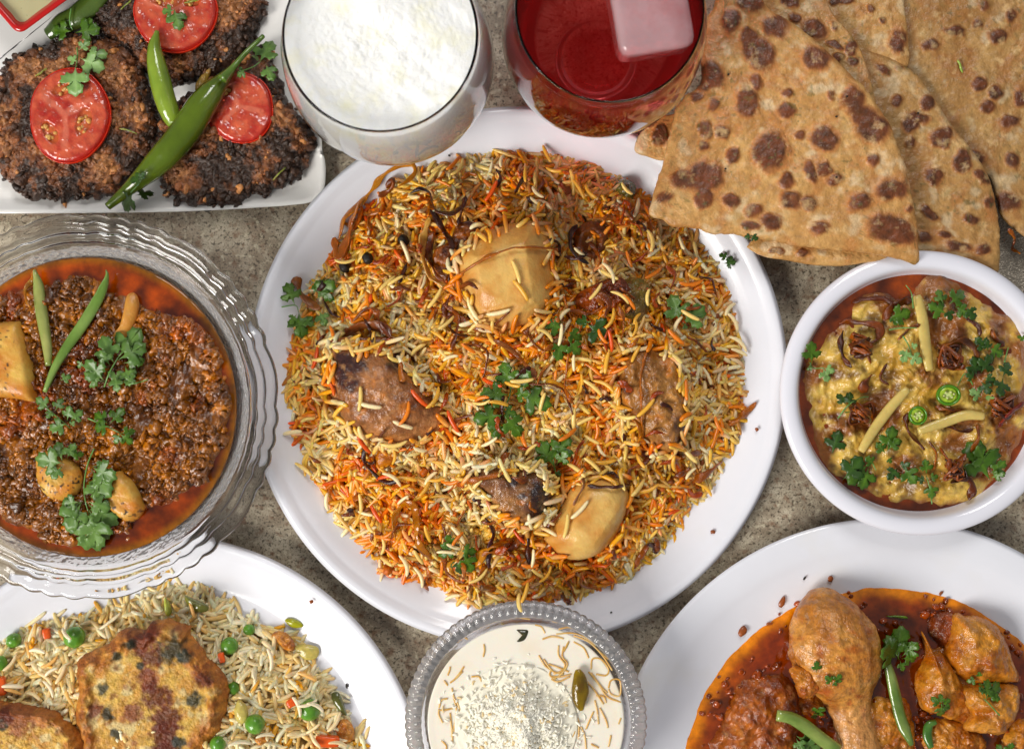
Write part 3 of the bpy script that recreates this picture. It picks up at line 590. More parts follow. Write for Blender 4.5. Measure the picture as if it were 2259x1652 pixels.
# ================================================================== kebab plate
def patty(out, label, h=34, z0=14, seed=0, ncr=1500, light=.5):
    lo, dk, md = lin((168, 112, 66)), lin((60, 40, 28)), lin((128, 76, 42))
    def dz(X, Y, t):
        f1, f2, _ = wor(X/17., Y/17., seed); g1, _, _ = wor(X/7., Y/7., seed+3)
        return 9*fbm(X/60., Y/60., 0, 3, seed)+9*(1-f1)+5.5*(1-g1)+5*fbm(X/11., Y/11., 0, 3, seed+6)
    def col(X, Y, Z, t):
        f = fbm(X/55., Y/55., 0, 4, seed+8)+.5*fbm(X/14., Y/14., 0, 3, seed+2); k = np.clip(.66+1.25*f+.55*sst(.76, 1.0, t)-.35*light, 0, 1)
        c = mix(lo, md, sst(0, .45, k)); c = mix(c, dk, sst(.45, .95, k)); return c
    V, F, C = blob(out, z0, h, 260, 90, 5.0, 2.2, dz, .06, 16, col, seed, rm=1.2)
    rt = thing('kebab_patty', V[0, 0], V[0, 1], z0, label, 'kebab', 'charred mince patties on the square plate')
    mk('body', V, F, mKebab, parent=rt, col=C)
    rs = np.random.RandomState(seed+50); n = ncr; n = n*2//3; i = rs.choice(len(V)-270, n); j = rs.rand(n) < .3
    i[j] = (len(V)-262-260*rs.randint(1, 24, j.sum()))+rs.randint(0, 259, j.sum()); i = np.clip(i, 1, len(V)-265)
    r = 2.4+6.5*rs.rand(n)**2.5+j*rs.rand(n)*2.5; Cp = V[i]+rs.randn(n, 3)*[2, 2, 1]-[0, 0, 1]; Cp[:, 2] -= r*.25; cl = C[i]*(.55+rs.rand(n, 1)*1.1); hi = rs.rand(n) < .03; cl[hi] = lin((206, 138, 76))
    V2, F2, C2 = lumps(Cp+[0, 0, 1], r, cl, 2, .5, .55, 1, seed)
    mk('crumb_crust', V2, F2, mKebab, parent=rt, col=C2, kind='stuff')
    return rt
patty(fA((610, 100), (640, 30), (720, -60), (900, -150), (1200, -200), (1500, -180), (1750, -100), (1830, 40), (1780, 130), (1750, 230), (1720, 320), (1640, 420), (1500, 490), (1350, 540), (1200, 590), (1080, 560), (980, 480), (880, 400), (780, 300), (690, 220)), 'dark kebab patty at the top of the square plate, tomato slice cut by the frame', seed=1, light=.35)
patty(fA((1120, 1310), (1200, 1370), (1350, 1410), (1500, 1415), (1650, 1400), (1720, 1335), (1850, 1325), (1990, 1250), (2090, 1170), (2140, 1060), (2170, 960), (2120, 860), (2000, 720), (1920, 580), (1880, 420), (1860, 330), (1740, 330), (1590, 460), (1440, 560), (1290, 660), (1180, 760), (1100, 900), (1070, 1050), (1090, 1200)), 'dark kebab patty under the big green chilli, nearest the lassi glass', seed=2, light=.1, z0=20)
patty(fA((20, 450), (110, 370), (230, 330), (360, 285), (480, 220), (600, 250), (760, 270), (880, 330), (960, 440), (1010, 560), (1050, 700), (1070, 850), (1040, 1000), (960, 1150), (900, 1250), (760, 1330), (640, 1370), (520, 1350), (400, 1375), (250, 1370), (120, 1330), (90, 1270), (0, 1190), (-60, 1050), (-80, 800), (-60, 600), (0, 520)), 'large round kebab patty at the left with a whole tomato slice', seed=3, light=.75, z0=22, ncr=1900)
def tomato(cx, cy_, rx, ry, label, chambers, seed=0, tilt=0, cut=None, flat=.0):
    a = np.arange(40)/40*2*PI; out = [((cx+rx*math.cos(t)*(1+.03*math.sin(3*t+seed)))/1.765*KPX, (cy_+ry*math.sin(t)*(1+.03*math.cos(2*t+seed)))/1.765*KPX) for t in a]
    C0 = fA((cx, cy_))[0]; z0 = drop([C0])[0, 2]-5; k = (HC-z0)/HC*KPX/1.765
    c3 = T([C0], z0)[0]; rt = thing('tomato_slice', *c3, z0, label, 'tomato')
    ch = [(c3[0]+(x-cx)*k, c3[1]-(y-cy_)*k, wx*k, wy*k, an) for x, y, wx, wy, an in chambers]
    def cm(X, Y):
        m = 0*X
        for x, y, wx, wy, an in ch:
            dx, dy = X-x, Y-y; ca, sa = math.cos(an), math.sin(an); u, v = (dx*ca+dy*sa)/wx, (-dx*sa+dy*ca)/wy
            m = np.maximum(m, sst(1.1, .75, np.sqrt(u*u+v*v)+.12*vn(X/9, Y/9, 0, seed)))
        return m
    wv = lambda X, Y: 3.0*fbm(X/28., Y/28., 0, 4, seed)
    def dz(X, Y, t): return wv(X, Y)*1.5-7*cm(X, Y)+2.5*sst(.8, .95, t)*sst(1, .96, t)
    def col(X, Y, Z, t):
        c = mix(lin((178, 34, 16)), lin((212, 92, 54)), np.clip(.5+fbm(X/18., Y/18., 0, 4, seed+1), 0, 1)); dx, dy = (X-c3[0])/(rx*k), (Y-c3[1])/(ry*k); rr_ = np.hypot(dx, dy); arm = sst(.16, .04, np.abs(np.sin(1.5*np.arctan2(dy, dx)+seed*.7))*rr_+.05*vn(X/10, Y/10, 0, seed))*sst(.85, .6, rr_); c = mix(c, lin((222, 118, 88)), arm*.7); c = mix(c, lin((196, 92, 34)), cm(X, Y)*.85)
        c = mix(c, lin((190, 34, 20)), sst(.88, .97, t)); return c
    V, F, C = blob(out, z0, 15, 130, 44, 9, 2.2, dz, .0, 8, col, seed, rm=1.3); mk('flesh', V, F, mTomato, parent=rt, col=C)
    P = spl(T(out, z0+12), 120, True); P = np.vstack([P, P[:1]]); zz = z0+7+wv(P[:, 0], P[:, 1])
    V, F, _ = loft(np.c_[P, zz-5.0], 1.7, 6.6, 10); mk('skin', V, F, mSkin, parent=rt)
    if ch:
        rs = np.random.RandomState(seed); Cs = []
        for x, y, wx, wy, an in ch:
            for _ in range(9): u, v = rs.uniform(-.7, .7, 2); ca, sa = math.cos(an), math.sin(an); Cs.append((x+u*wx*ca-v*wy*sa, y+u*wx*sa+v*wy*ca, 0))
        Cs = np.array(Cs); Cs[:, 2] = hq(Cs[:, 0], Cs[:, 1])-3
        V, F, _ = lumps(Cs, 4.6, None, 2, .25, .1, .3, seed); V[:, 2] = V[:, 2]; mk('seeds', V, F, mSeed, parent=rt, kind='stuff')
    return rt
tomato(1205, 90, 288, 262, 'tomato slice on the top kebab patty, cut off by the photo edge', [(1170, 10, 110, 55, 0), (1330, 20, 60, 40, 0)], 3)
tomato(1650, 740, 232, 246, 'wrinkled red tomato slice half hidden by the big green chilli', [(1560, 640, 50, 30, .6)], 5)
tomato(472, 795, 276, 326, 'round tomato slice with visible seeds on the left kebab patty', [(455, 620, 90, 45, .2), (360, 920, 45, 80, .5), (590, 850, 50, 100, -.25)], 8)
G1, G2, G3 = (70, 112, 18), (104, 146, 34), (134, 170, 52)
chilli(fA((330, 240), (420, 170), (540, 110), (690, -30), (760, -90)), [14, 24, 27, 24, 14], 'dark green chilli behind the dip dish', (44, 66, 22), (78, 100, 36), zs=.6)
chilli(fA((1082, 215), (1066, 350), (1105, 560), (1170, 780), (1225, 880)), [4, 15, 21, 24, 24, 22, 14], 'small light green chilli pointing up between two kebab patties', (88, 124, 22), (136, 160, 48), off=3)
chilli(fA((1640, 430), (1530, 560), (1400, 720), (1250, 940), (1060, 1150), (880, 1310), (742, 1425)), [5, 14, 27, 33, 34, 33, 31, 27, 19, 13, 8], 'large glossy green chilli lying across the kebab patties', (54, 76, 4), (90, 112, 14), off=8)
strd = chilli(fA((1815, 250), (1790, 275), (1700, 360), (1620, 450), (1530, 550)), [5, 5.5, 6, 7, 12], None, (70, 100, 28), (98, 130, 44), name='stalk', off=16, parent=bpy.data.objects['green_chilli.002'])
# dip dish: square red dish standing on its corner
def dish():
    cor = np.array([130, 255.]); e1 = np.array([.806, -.592]); e2 = np.array([-.655, -.755]); L = 640
    def sq(inset, z, rc):
        a = cor+(e1+e2)*inset*1.25; A = [a, a+e1*(L-2*inset), a+(e1+e2)*(L-2*inset), a+e2*(L-2*inset)]; out = []
        for i in range(4):
            p, pr, nx = A[i], A[i-1], A[(i+1) % 4]; u, v = (pr-p)/np.linalg.norm(pr-p), (nx-p)/np.linalg.norm(nx-p)
            for t in np.linspace(0, 1, 9): q = p+u*rc*(1-t)**2+v*rc*t**2; out.append(q)
            for t in np.linspace(.1, .9, 6): out.append(p+v*rc+(nx-p-2*v*rc)*t)
        return T(fA(*[tuple(q) for q in out]), z)
    rt = thing('dip_dish', *sq(0, 90, 60).mean(0), 12, 'small square red dish holding pale green dip', 'dish')
    R = [sq(130, 12, 60), sq(112, 24, 62), sq(40, 76, 70), sq(4, 90, 72)]; z = [12.6, 24, 78, 92]
    V = np.vstack([np.c_[r, np.full(len(r), q)] for r, q in zip(R, z)]); n = len(R[0]); mk('outside', V, [grid_faces(4, n)[:, ::-1], np.arange(n)[None]], mDark, parent=rt)
    R = [sq(4, 90, 72), sq(7, 97, 72), sq(22, 99, 66), sq(36, 96, 60), sq(46, 84, 54), sq(60, 78, 50)]; z = [92, 97, 99, 96, 84, 78]
    V = np.vstack([np.c_[r, np.full(len(r), q)] for r, q in zip(R, z)]); mk('rim', V, [grid_faces(6, n)[:, ::-1]], mRed, parent=rt)
    r = sq(46, 82, 54); c = r.mean(0); V = np.vstack([[c[0], c[1], 82]]+[np.c_[c+(r-c)*t, 82+2*vn((c+(r-c)*t)[:, 0]/20, (c+(r-c)*t)[:, 1]/20)] for t in (.25, .5, .75, .9, 1.0)])
    i = np.arange(n); mk('mint_dip', V, [np.c_[np.zeros(n, int), 1+(i+1) % n, 1+i], grid_faces(5, n, 1)[:, ::-1]], mDip, 'pale green yoghurt dip filling the red dish', 'dip')
dish()
q = lambda *a: fA(*a)
def LV(fr_, *ls, tone=None):       # leaves given in a study frame: (bx, by, tx, ty)
    r = []
    for l in ls:
        b, t = fr_(l[:2], l[2:4]); r.append((*b, *t)+((l[4],) if len(l) > 4 else (tone,) if tone else ()))
    return r
sprig(fA((530, 330), (535, 390), (525, 460)), LV(fA, (525, 450, 525, 665), (540, 430, 470, 400), (545, 400, 720, 480), (590, 400, 740, 370), (545, 350, 620, 290)), 'pale coriander sprig hanging over the whole tomato slice', 'l', seed=1)
sprig(None, LV(fA, (1200, 60, 1240, 210), (1205, 75, 1120, 85)), 'coriander leaf on the top tomato slice', 'b', seed=2)
sprig(fA((1640, 500), (1740, 465), (1790, 430)), LV(fA, (1790, 440, 1880, 290), (1800, 420, 1740, 390), (1830, 440, 1885, 560), (1700, 480, 1640, 530)), 'coriander sprig by the stalk of the big chilli', 'b', seed=3)
sprig(fA((490, 60), (480, 150), (500, 210)), LV(fA, (500, 220, 360, 215), (520, 230, 690, 200), (560, 200, 640, 140)), 'coriander sprig between the dip dish and the left kebab', 'g', seed=4)
sprig(fA((990, 1190), (960, 1260), (900, 1330)), LV(fA, (990, 1230, 900, 1250), (920, 1330, 860, 1450), (930, 1350, 1060, 1330), (960, 1240, 1000, 1190)), 'dark coriander leaves at the tip of the big chilli', 'd', seed=5)
for i, (a, b, lb) in enumerate([((830, 885), (950, 925), 'left patty below its tomato'), ((240, 525), (330, 475), 'left patty above its tomato'), ((1885, 1240), (1970, 1150), 'right patty near its charred edge'), ((1270, 25), (1370, -5), 'top tomato slice'), ((830, 70), (900, 5), 'top patty left of the tomato')]):
    strand(fA(a, b), 5, 4, (110, 130, 60), (150, 150, 80), 'thin herb shred lying on the '+lb, name='herb_shred', cat='herb', seed=i, curl=1)
chunk('onion_piece', fA((1350, 630), (1345, 580), (1400, 500), (1450, 470), (1440, 530), (1400, 600)), 8, 'olive brown vegetable scrap between the chillies', 'vegetable', lambda X, Y, Z, t: np.tile(lin((140, 112, 48)), (len(X), 1)), seed=9, sink=2, amp=2)
# ================================================================== biryani toppings
def pcol(base, dark, seed, sc=45., amt=.6):
    a, b = lin(base), lin(dark); return lambda X, Y, Z, t: mix(a, b, np.clip(amt*(fbm(X/sc, Y/sc, 0, 4, seed)+.15)*1.6+.25*sst(.8, 1, t), 0, 1))
def facets(lines, k=1.0):         # planes cut off the dome: (x, y, nx, ny, slope) in layout coordinates
    L = [(T([(x, y)], 150)[0], np.array([nx, -ny])/math.hypot(nx, ny), s) for x, y, nx, ny, s in lines]
    def f(X, Y, t):
        r = 0*X
        for c, n, s in L: d = (X-c[0])*n[0]+(Y-c[1])*n[1]; r = np.minimum(r, -s*np.clip(d, 0, None))
        return r*k
    return f
POT = pcol((230, 186, 102), (212, 142, 52), 3, 50, .9)
chunk('potato', [(1003, 600), (1008, 562), (1040, 535), (1075, 508), (1130, 490), (1190, 487), (1212, 520), (1222, 580), (1226, 640), (1205, 690), (1160, 722), (1100, 734), (1052, 716), (1034, 680), (1010, 640)], 84, 'big peeled potato near the top of the biryani, crossed by a brown onion thread', 'potato', POT, mPotato, p=4.5, q=2.6, seed=3, amp=3, sc=70, jit=.012, seg=160, rings=50, sink=10,
      dz=facets([(1090, 560, -.3, -1, .45), (1165, 600, 1, -.15, .5), (1060, 620, -1, .15, .42), (1150, 680, .5, 1, .5), (1100, 660, -.3, 1, .28)]))
chunk('potato', fH((372, 1000), (440, 870), (490, 770), (545, 650), (640, 600), (760, 585), (870, 600), (915, 680), (918, 780), (880, 900), (840, 985), (770, 1070), (700, 1120), (600, 1145), (500, 1130), (430, 1070)), 74, 'smooth yellow potato half near the bottom of the biryani', 'potato', POT, mPotato, p=3.4, q=2.3, seed=5, amp=3, sc=60, jit=.015, seg=150, rings=46, sink=10, dz=facets([(1290, 1110, -1, -.5, .4), (1330, 1170, .8, .6, .4), (1270, 1190, -.2, 1, .3)]))
def meatc(lt, dk, sp_, seed, spot=None, sc=40.):
    a, b, c = lin(lt), lin(dk), lin(sp_)
    def f(X, Y, Z, t):
        r = mix(a, b, np.clip(.5+1.1*fbm(X/sc, Y/sc, 0, 4, seed), 0, 1))
        r = mix(r, lin((206, 122, 48)), .6*sst(.25, .6, fbm(X/22., Y/22., 0, 3, seed+4)))
        if spot is not None:
            for (x, y, rr) in spot: s = T([(x, y)], 120)[0]; r = mix(r, c, sst(rr, rr*.35, np.hypot(X-s[0], Y-s[1])+rr*.5*fbm(X/18., Y/18., 0, 3, seed+1)))
        return r
    return f
chunk('chicken_piece', [(722, 790), (728, 762), (760, 748), (815, 752), (862, 772), (900, 812), (945, 850), (985, 900), (992, 945), (955, 968), (905, 990), (850, 985), (795, 962), (755, 930), (730, 880), (718, 835)], 72, 'brown chicken leg half buried at the left of the biryani', 'chicken', meatc((184, 124, 76), (138, 86, 50), (60, 34, 32), 11, [(765, 815, 60), (880, 800, 30)]), p=2.6, q=1.9, seed=11, amp=9, sc=60, seg=150, rings=44, sink=10)
chunk('chicken_piece', [(1352, 830), (1362, 782), (1402, 752), (1450, 762), (1492, 778), (1508, 830), (1524, 885), (1520, 945), (1500, 990), (1462, 1008), (1425, 985), (1390, 955), (1368, 900)], 74, 'fibrous brown chicken breast at the right of the biryani', 'chicken', meatc((190, 134, 72), (144, 94, 46), (84, 56, 44), 13, [(1520, 960, 60), (1380, 860, 16)]), p=2.8, q=2.0, seed=13, amp=11, sc=34, seg=150, rings=44, sink=10,
      dz=lambda X, Y, t: 4*np.sin(X/9.+2.5*fbm(X/40., Y/40., 0, 2, 4))*sst(1, .5, t))
chunk('chicken_piece', [(1018, 1045), (1060, 1022), (1110, 1035), (1160, 1030), (1205, 1045), (1222, 1085), (1212, 1130), (1180, 1158), (1140, 1158), (1098, 1142), (1070, 1105), (1045, 1075)], 62, 'dark glossy chicken piece next to the lower potato', 'chicken', meatc((176, 124, 70), (120, 78, 54), (50, 32, 32), 17, [(1190, 1095, 55), (1135, 1050, 30)]), p=2.6, q=2.0, seed=17, amp=9, sc=36, seg=130, rings=40, sink=8)
chunk('chicken_piece', fF((690, 850), (800, 800), (880, 850), (870, 980), (800, 1060), (720, 1020), (670, 930)), 26, 'small green-brown herb-coated meat chunk right of the big potato', 'chicken', meatc((120, 104, 42), (96, 62, 28), (56, 40, 24), 19, [(1340, 650, 30)]), seed=19, amp=7, sc=18, sink=14)
chunk('onion_piece', fF((560, 500), (640, 520), (650, 640), (590, 720), (500, 710), (465, 630), (490, 540)), 20, 'curled dark brown fried onion petal upper right of the potato', 'fried onion', pcol((124, 66, 28), (74, 34, 18), 23, 20, .9), mOnion, seed=23, amp=6, sc=16, sink=8, dz=lambda X, Y, t: -16*sst(.7, .2, t))
chunk('onion_piece', fN((540, 480), (700, 380), (800, 200), (960, 180), (1010, 280), (850, 400), (760, 560), (700, 800), (620, 820), (520, 650)), 16, 'dark crumpled fried onion clump left of the big potato', 'fried onion', pcol((150, 82, 32), (70, 30, 22), 24, 20, .9), mOnion, seed=24, amp=10, sc=15, sink=6)
chunk('onion_piece', fF((600, 830), (720, 800), (780, 880), (740, 960), (620, 1000), (500, 960), (480, 900)), 18, 'reddish brown fried onion mash in the upper right rice', 'fried onion', pcol((150, 70, 30), (92, 36, 18), 25, 18, .9), mOnion, seed=25, amp=9, sc=12, sink=8)
chunk('green_chilli', fF((690, 300), (740, 265), (800, 300), (800, 360), (760, 390), (700, 370)), 26, 'cooked green chilli piece at the top right edge of the biryani', 'green chilli', pcol((104, 96, 36), (70, 50, 22), 26, 14), mChilli, seed=26, amp=10, sc=12, jit=.1, sink=8)
BR1, BR2, AM1, AM2, DK1, DK2, PA1, PA2 = (166, 90, 36), (102, 46, 20), (206, 150, 84), (172, 106, 50), (96, 44, 24), (44, 20, 16), (232, 196, 134), (204, 154, 88)
ON = [([(748, 530), (762, 480), (800, 445), (835, 400), (870, 372), (908, 362), (914, 385), (880, 412)], 15, AM1, AM2, 'long pale fried onion ring curling over the upper left rim of the rice', 1),
 (fE((455, 640), (470, 700), (490, 750), (550, 590), (560, 540), (600, 440)), 22, AM1, BR1, 'crinkled amber onion flap at the upper left edge of the rice', 1),
 (fE((905, 380), (970, 360), (1020, 380), (1035, 440), (1060, 490), (1130, 500), (1200, 470), (1230, 400)), 14, DK1, DK2, 'dark brown fried onion curl above the big potato', 0),
 ([(948, 478), (932, 530), (934, 570), (950, 610), (985, 632), (1012, 634)], 17, PA1, PA2, 'pale translucent onion hoop left of the big potato', 1),
 ([(1012, 650), (1008, 615), (1040, 588), (1078, 566), (1120, 550), (1165, 545), (1218, 548)], 9, (176, 104, 46), BR1, 'thin brown onion thread stretched across the big potato', 0),
 (fN((500, 60), (560, 160), (640, 270), (720, 400), (740, 600), (700, 850)), 12, DK1, DK2, 'nearly black onion strand hanging left of the big potato', 0),
 (fN((520, 280), (480, 480), (500, 640), (600, 780), (680, 850)), 14, BR1, DK1, 'curved brown onion strip inside the pale hoop', 0),
 (fN((1000, 900), (900, 850), (740, 950), (650, 1100), (660, 1200)), 13, BR1, BR2, 'twisted brown onion below the left side of the potato', 0),
 (fN((560, 1160), (700, 1190), (850, 1250), (1000, 1320), (1080, 1340)), 14, BR1, DK1, 'flat brown onion strip under the big potato', 0),
 (fN((1090, 1320), (1200, 1270), (1360, 1150)), 9, BR1, BR2, 'short brown onion shred on the lower flank of the big potato', 0),
 (fN((2080, 210), (2010, 320), (2000, 430), (2080, 560), (2200, 640)), 11, (60, 28, 22), (30, 16, 16), 'black curved onion ring right of the big potato', 0),
 (fN((1770, 1180), (1620, 1280), (1570, 1380), (1640, 1520), (1760, 1560), (1830, 1400)), 13, BR1, DK1, 'dark looping onion by the central coriander', 0),
 (fE((380, 1240), (440, 1260), (620, 1160), (760, 1180), (800, 1230)), 20, (160, 108, 74), (116, 66, 46), 'shiny brown onion skin draped over the left chicken leg', 1),
 (fE((420, 1250), (560, 1240), (700, 1240), (850, 1250)), 14, BR1, (120, 70, 40), 'long brown onion strip along the top of the left chicken leg', 0),
 (fE((560, 1140), (640, 1060), (700, 1070), (720, 1140), (790, 1240)), 12, BR1, BR2, 'arched brown onion above the left chicken leg', 0),
 (fE((400, 1270), (430, 1350), (420, 1460), (400, 1540)), 13, BR1, BR2, 'brown onion ribbon down the edge of the left chicken leg', 0),
 (fE((230, 870), (260, 960), (320, 1030), (380, 1060)), 24, (168, 106, 56), (110, 58, 34), 'thick brown onion piece at the left rim of the rice', 0),
 (fE((1110, 1040), (1190, 1110), (1170, 1200), (1150, 1300)), 9, BR1, DK1, 'thin dark onion twist above the central rice', 0),
 (fE((1220, 1270), (1320, 1280), (1360, 1340), (1330, 1460)), 8, BR1, DK1, 'thin hooked onion thread in the central rice', 0),
 (fF((40, 1140), (130, 1190), (220, 1280), (265, 1350)), 15, (176, 120, 84), (130, 76, 50), 'mauve brown onion strip slanting down below the potato', 0),
 (fF((0, 1330), (120, 1330), (240, 1370), (350, 1380), (420, 1420), (460, 1540)), 8, BR1, BR2, 'long thin brown onion thread over the central coriander', 0),
 (fF((440, 1180), (430, 1300), (420, 1400), (470, 1480)), 9, (180, 104, 50), BR1, 'slender amber onion left of the right chicken breast', 0),
 (fF((545, 1015), (590, 1080), (640, 1160), (720, 1140), (740, 1050), (710, 950)), 12, AM2, BR1, 'amber onion loop above the right chicken breast', 0),
 (fF((440, 980), (500, 990), (560, 1000), (620, 960), (600, 900), (660, 940), (640, 1020)), 13, BR1, BR2, 'tight brown onion tangle above the right chicken breast', 0),
 (fF((290, 1220), (340, 1180), (420, 1160), (500, 1170), (560, 1200)), 12, AM2, BR1, 'amber onion bow across the middle coriander leaves', 0),
 (fF((900, 1150), (850, 1240), (830, 1350), (830, 1500), (840, 1640)), 7, (190, 124, 60), BR1, 'fine onion thread running down the right chicken breast', 0),
 (fH((820, 260), (880, 220), (960, 240), (1000, 320), (980, 400), (960, 430)), 13, AM1, AM2, 'golden onion curl at the foot of the right chicken breast', 1),
 (fH((880, 320), (900, 380), (960, 390), (940, 330)), 14, DK1, DK2, 'dark shiny onion knot at the foot of the right chicken breast', 0),
 (fH((1060, 430), (1180, 480), (1280, 460), (1390, 440)), 24, BR1, (118, 62, 36), 'wide brown onion strip below the right chicken breast', 0),
 (fH((1340, 620), (1420, 580), (1480, 530), (1520, 500)), 18, BR1, (128, 70, 40), 'brown onion strip at the lower right edge of the rice', 0),
 (fH((1560, 270), (1640, 210), (1700, 160), (1740, 120)), 15, AM2, BR1, 'amber onion strip sticking out over the right plate rim', 0),
 (fH((790, 540), (830, 600), (900, 590), (960, 640), (960, 690)), 13, BR1, BR2, 'glossy brown onion twist on the lower potato', 0),
 (fH((930, 640), (920, 560), (1000, 520), (1040, 470), (980, 440)), 12, BR1, BR2, 'brown onion loop beside the lower potato', 0),
 (fH((650, 650), (730, 665), (830, 660), (930, 650)), 9, DK1, (60, 28, 20), 'dark ridged onion band across the lower potato', 0),
 (fH((550, 520), (600, 570), (630, 640), (590, 720), (560, 780)), 16, (176, 134, 106), (128, 84, 64), 'pinkish translucent onion hanging over the lower potato', 1),
 (fH((490, 830), (430, 880), (360, 930), (310, 980)), 17, (150, 84, 50), BR2, 'brown onion strip between the lower potato and dark chicken', 0),
 (fH((270, 1020), (260, 1100), (290, 1190)), 11, DK1, DK2, 'dark onion shred left of the lower potato', 0),
 (fH((240, 960), (180, 1040), (100, 1100)), 15, BR1, DK1, 'dark fried onion strip in the lower middle rice', 0),
 (fG((900, 1000), (885, 880), (940, 780), (1010, 780), (1030, 880), (1040, 990), (1080, 1080), (1140, 1130)), 19, AM1, AM2, 'long golden onion loop in the lower left rice', 1),
 (fG((1215, 900), (1290, 940), (1350, 1020), (1310, 1120), (1250, 1180), (1290, 1250)), 14, PA1, AM1, 'pale green-gold onion wave in the lower rice', 1),
 (fG((1410, 1170), (1470, 1080), (1540, 1040), (1640, 1030)), 16, AM1, BR1, 'golden onion strip right of the lower coriander', 1),
 (fG((1200, 900), (1220, 1000), (1200, 1100), (1240, 1230), (1340, 1280)), 10, BR1, BR2, 'thin brown onion curve over the lower coriander', 0),
 (fG((1480, 860), (1530, 950), (1500, 1100), (1500, 1190)), 12, (90, 44, 44), (50, 24, 28), 'dark purple onion strip in the lower rice', 0),
 (fG((700, 400), (700, 500), (780, 590), (850, 630), (925, 630)), 10, (84, 40, 26), (36, 18, 18), 'black curved onion below the left chicken leg', 0),
 (fG((830, 290), (780, 370), (760, 460), (770, 530)), 6, BR1, BR2, 'hair thin onion thread over the golden onion petal', 0),
 (fG((1320, 640), (1450, 610), (1580, 570), (1600, 480), (1640, 440)), 13, (176, 104, 46), BR1, 'brown onion strip reaching the dark glossy chicken', 0),
 (fG((1650, 600), (1740, 620), (1730, 520), (1790, 470)), 11, BR1, DK1, 'small onion tangle on the dark glossy chicken', 0),
 (fG((1760, 940), (1760, 1050), (1780, 1180)), 12, DK1, DK2, 'dark vertical onion shred in the lower rice', 0),
 (fE((760, 350), (800, 300), (800, 350), (720, 400)), 12, BR1, BR2, 'small brown onion hook by the upper left rim', 0)]
for i, (pth, wd, ca, cb, lb, tr_) in enumerate(ON):
    strand(pth, wd*1.18, 4.8, ca, cb, lb, mat=mOnionT if tr_ else mOnion, seed=i)
chunk('onion_piece', fG((770, 470), (800, 400), (860, 380), (930, 420), (925, 470), (860, 520), (790, 530)), 12, 'golden brown fried onion petal below the left chicken leg', 'fried onion', pcol((206, 130, 62), (150, 78, 34), 28, 18), mOnion, seed=28, amp=4, sink=0)
rs = np.random.RandomState(71); n = 900; a = rs.rand(n)*2*PI; r = np.sqrt(rs.rand(n))*.97*np.interp(a-PI, bang, brad, period=2*PI); X, Y = bc_[0]+r*np.cos(a-PI), bc_[1]+r*np.sin(a-PI); ok = vn(X/36., Y/36., 0, 7)+.25*sst(0, 300, X*.7+Y*.8) > .05; X, Y = X[ok], Y[ok]; n = len(X)
cl = lin(np.array([(150, 78, 28), (206, 104, 26), (110, 54, 24), (186, 132, 56)]))[rs.randint(0, 4, n)]*(.7+.6*rs.rand(n, 1))
V, F, C = lumps(np.c_[X, Y, np.maximum(BH(X, Y)+7, 18)], 3+5*rs.rand(n)**2, cl, 2, .55, .5, 1, 72); mk('masala_bits', V, F, mBase, 'brown and orange masala bits mixed through the biryani', 'spice', col=C, kind='stuff', grow=0)
# coriander on the biryani
sprig(fE((150, 1050), (230, 1040), (250, 1080)), LV(fE, (250, 1070, 270, 1230), (240, 1090, 200, 1150), (230, 1040, 180, 910), (280, 1110, 340, 1160)), 'coriander sprig at the left rim of the biryani', 'g', seed=11)
sprig(None, LV(fE, (350, 1010, 460, 900), (360, 1000, 400, 890)), 'coriander leaf beside the onion at the left rim', 'g', seed=12)
sprig(None, LV(fE, (370, 1070, 410, 1160)), 'small coriander leaf above the left chicken leg', 'b', seed=13)
sprig(None, LV(fF, (1045, 1060, 1170, 960, 'b'), (1050, 1050, 990, 900, 'b'), (1050, 1060, 1080, 1075, 'b')), 'broad flat coriander leaf at the right of the biryani', 'b', seed=14, off=16)
sprig(fF((500, 1060), (560, 1040)), LV(fF, (420, 1080, 310, 1050), (430, 1090, 510, 1140), (400, 1130, 380, 1250), (440, 1140, 500, 1220)), 'coriander leaves under the amber onion bow', 'g', seed=15)
sprig(None, LV(fF, (530, 1050, 670, 1130, 'd'), (560, 1040, 480, 1040, 'd')), 'dark coriander leaf half hidden right of the onion bow', 'd', seed=16)
sprig([(1128, 850), (1122, 880), (1100, 925)], [(1125, 870, 1060, 870), (1128, 855, 1110, 800), (1132, 850, 1170, 820), (1145, 870, 1215, 895), (1110, 915, 1045, 925), (1105, 925, 1090, 968), (1112, 915, 1150, 960), (1130, 868, 1170, 870), (1105, 905, 1140, 915)], 'large many-leaved coriander sprig in the centre of the biryani', 'g', seed=17, off=12)
sprig(fH((450, 600), (430, 480)), LV(fH, (440, 540, 340, 370), (440, 480, 530, 330), (450, 520, 520, 430), (440, 560, 480, 590, 'd')), 'upright coriander sprig above the lower potato', 'g', seed=18, off=10)
sprig(None, LV(fG, (1280, 1040, 1180, 1110), (1270, 1050, 1230, 970), (1310, 1070, 1420, 1080), (1340, 1090, 1390, 1210), (1300, 1110, 1320, 1220, 'd')), 'coriander sprig under the golden onions at the bottom', 'g', seed=19)
sprig(None, LV(fF, (1270, 730, 1340, 720), (1300, 700, 1250, 680), (1300, 720, 1320, 690)), 'tiny coriander leaf on the upper right plate rim', 'd', seed=20, off=3)
rs = np.random.RandomState(61); EP = []
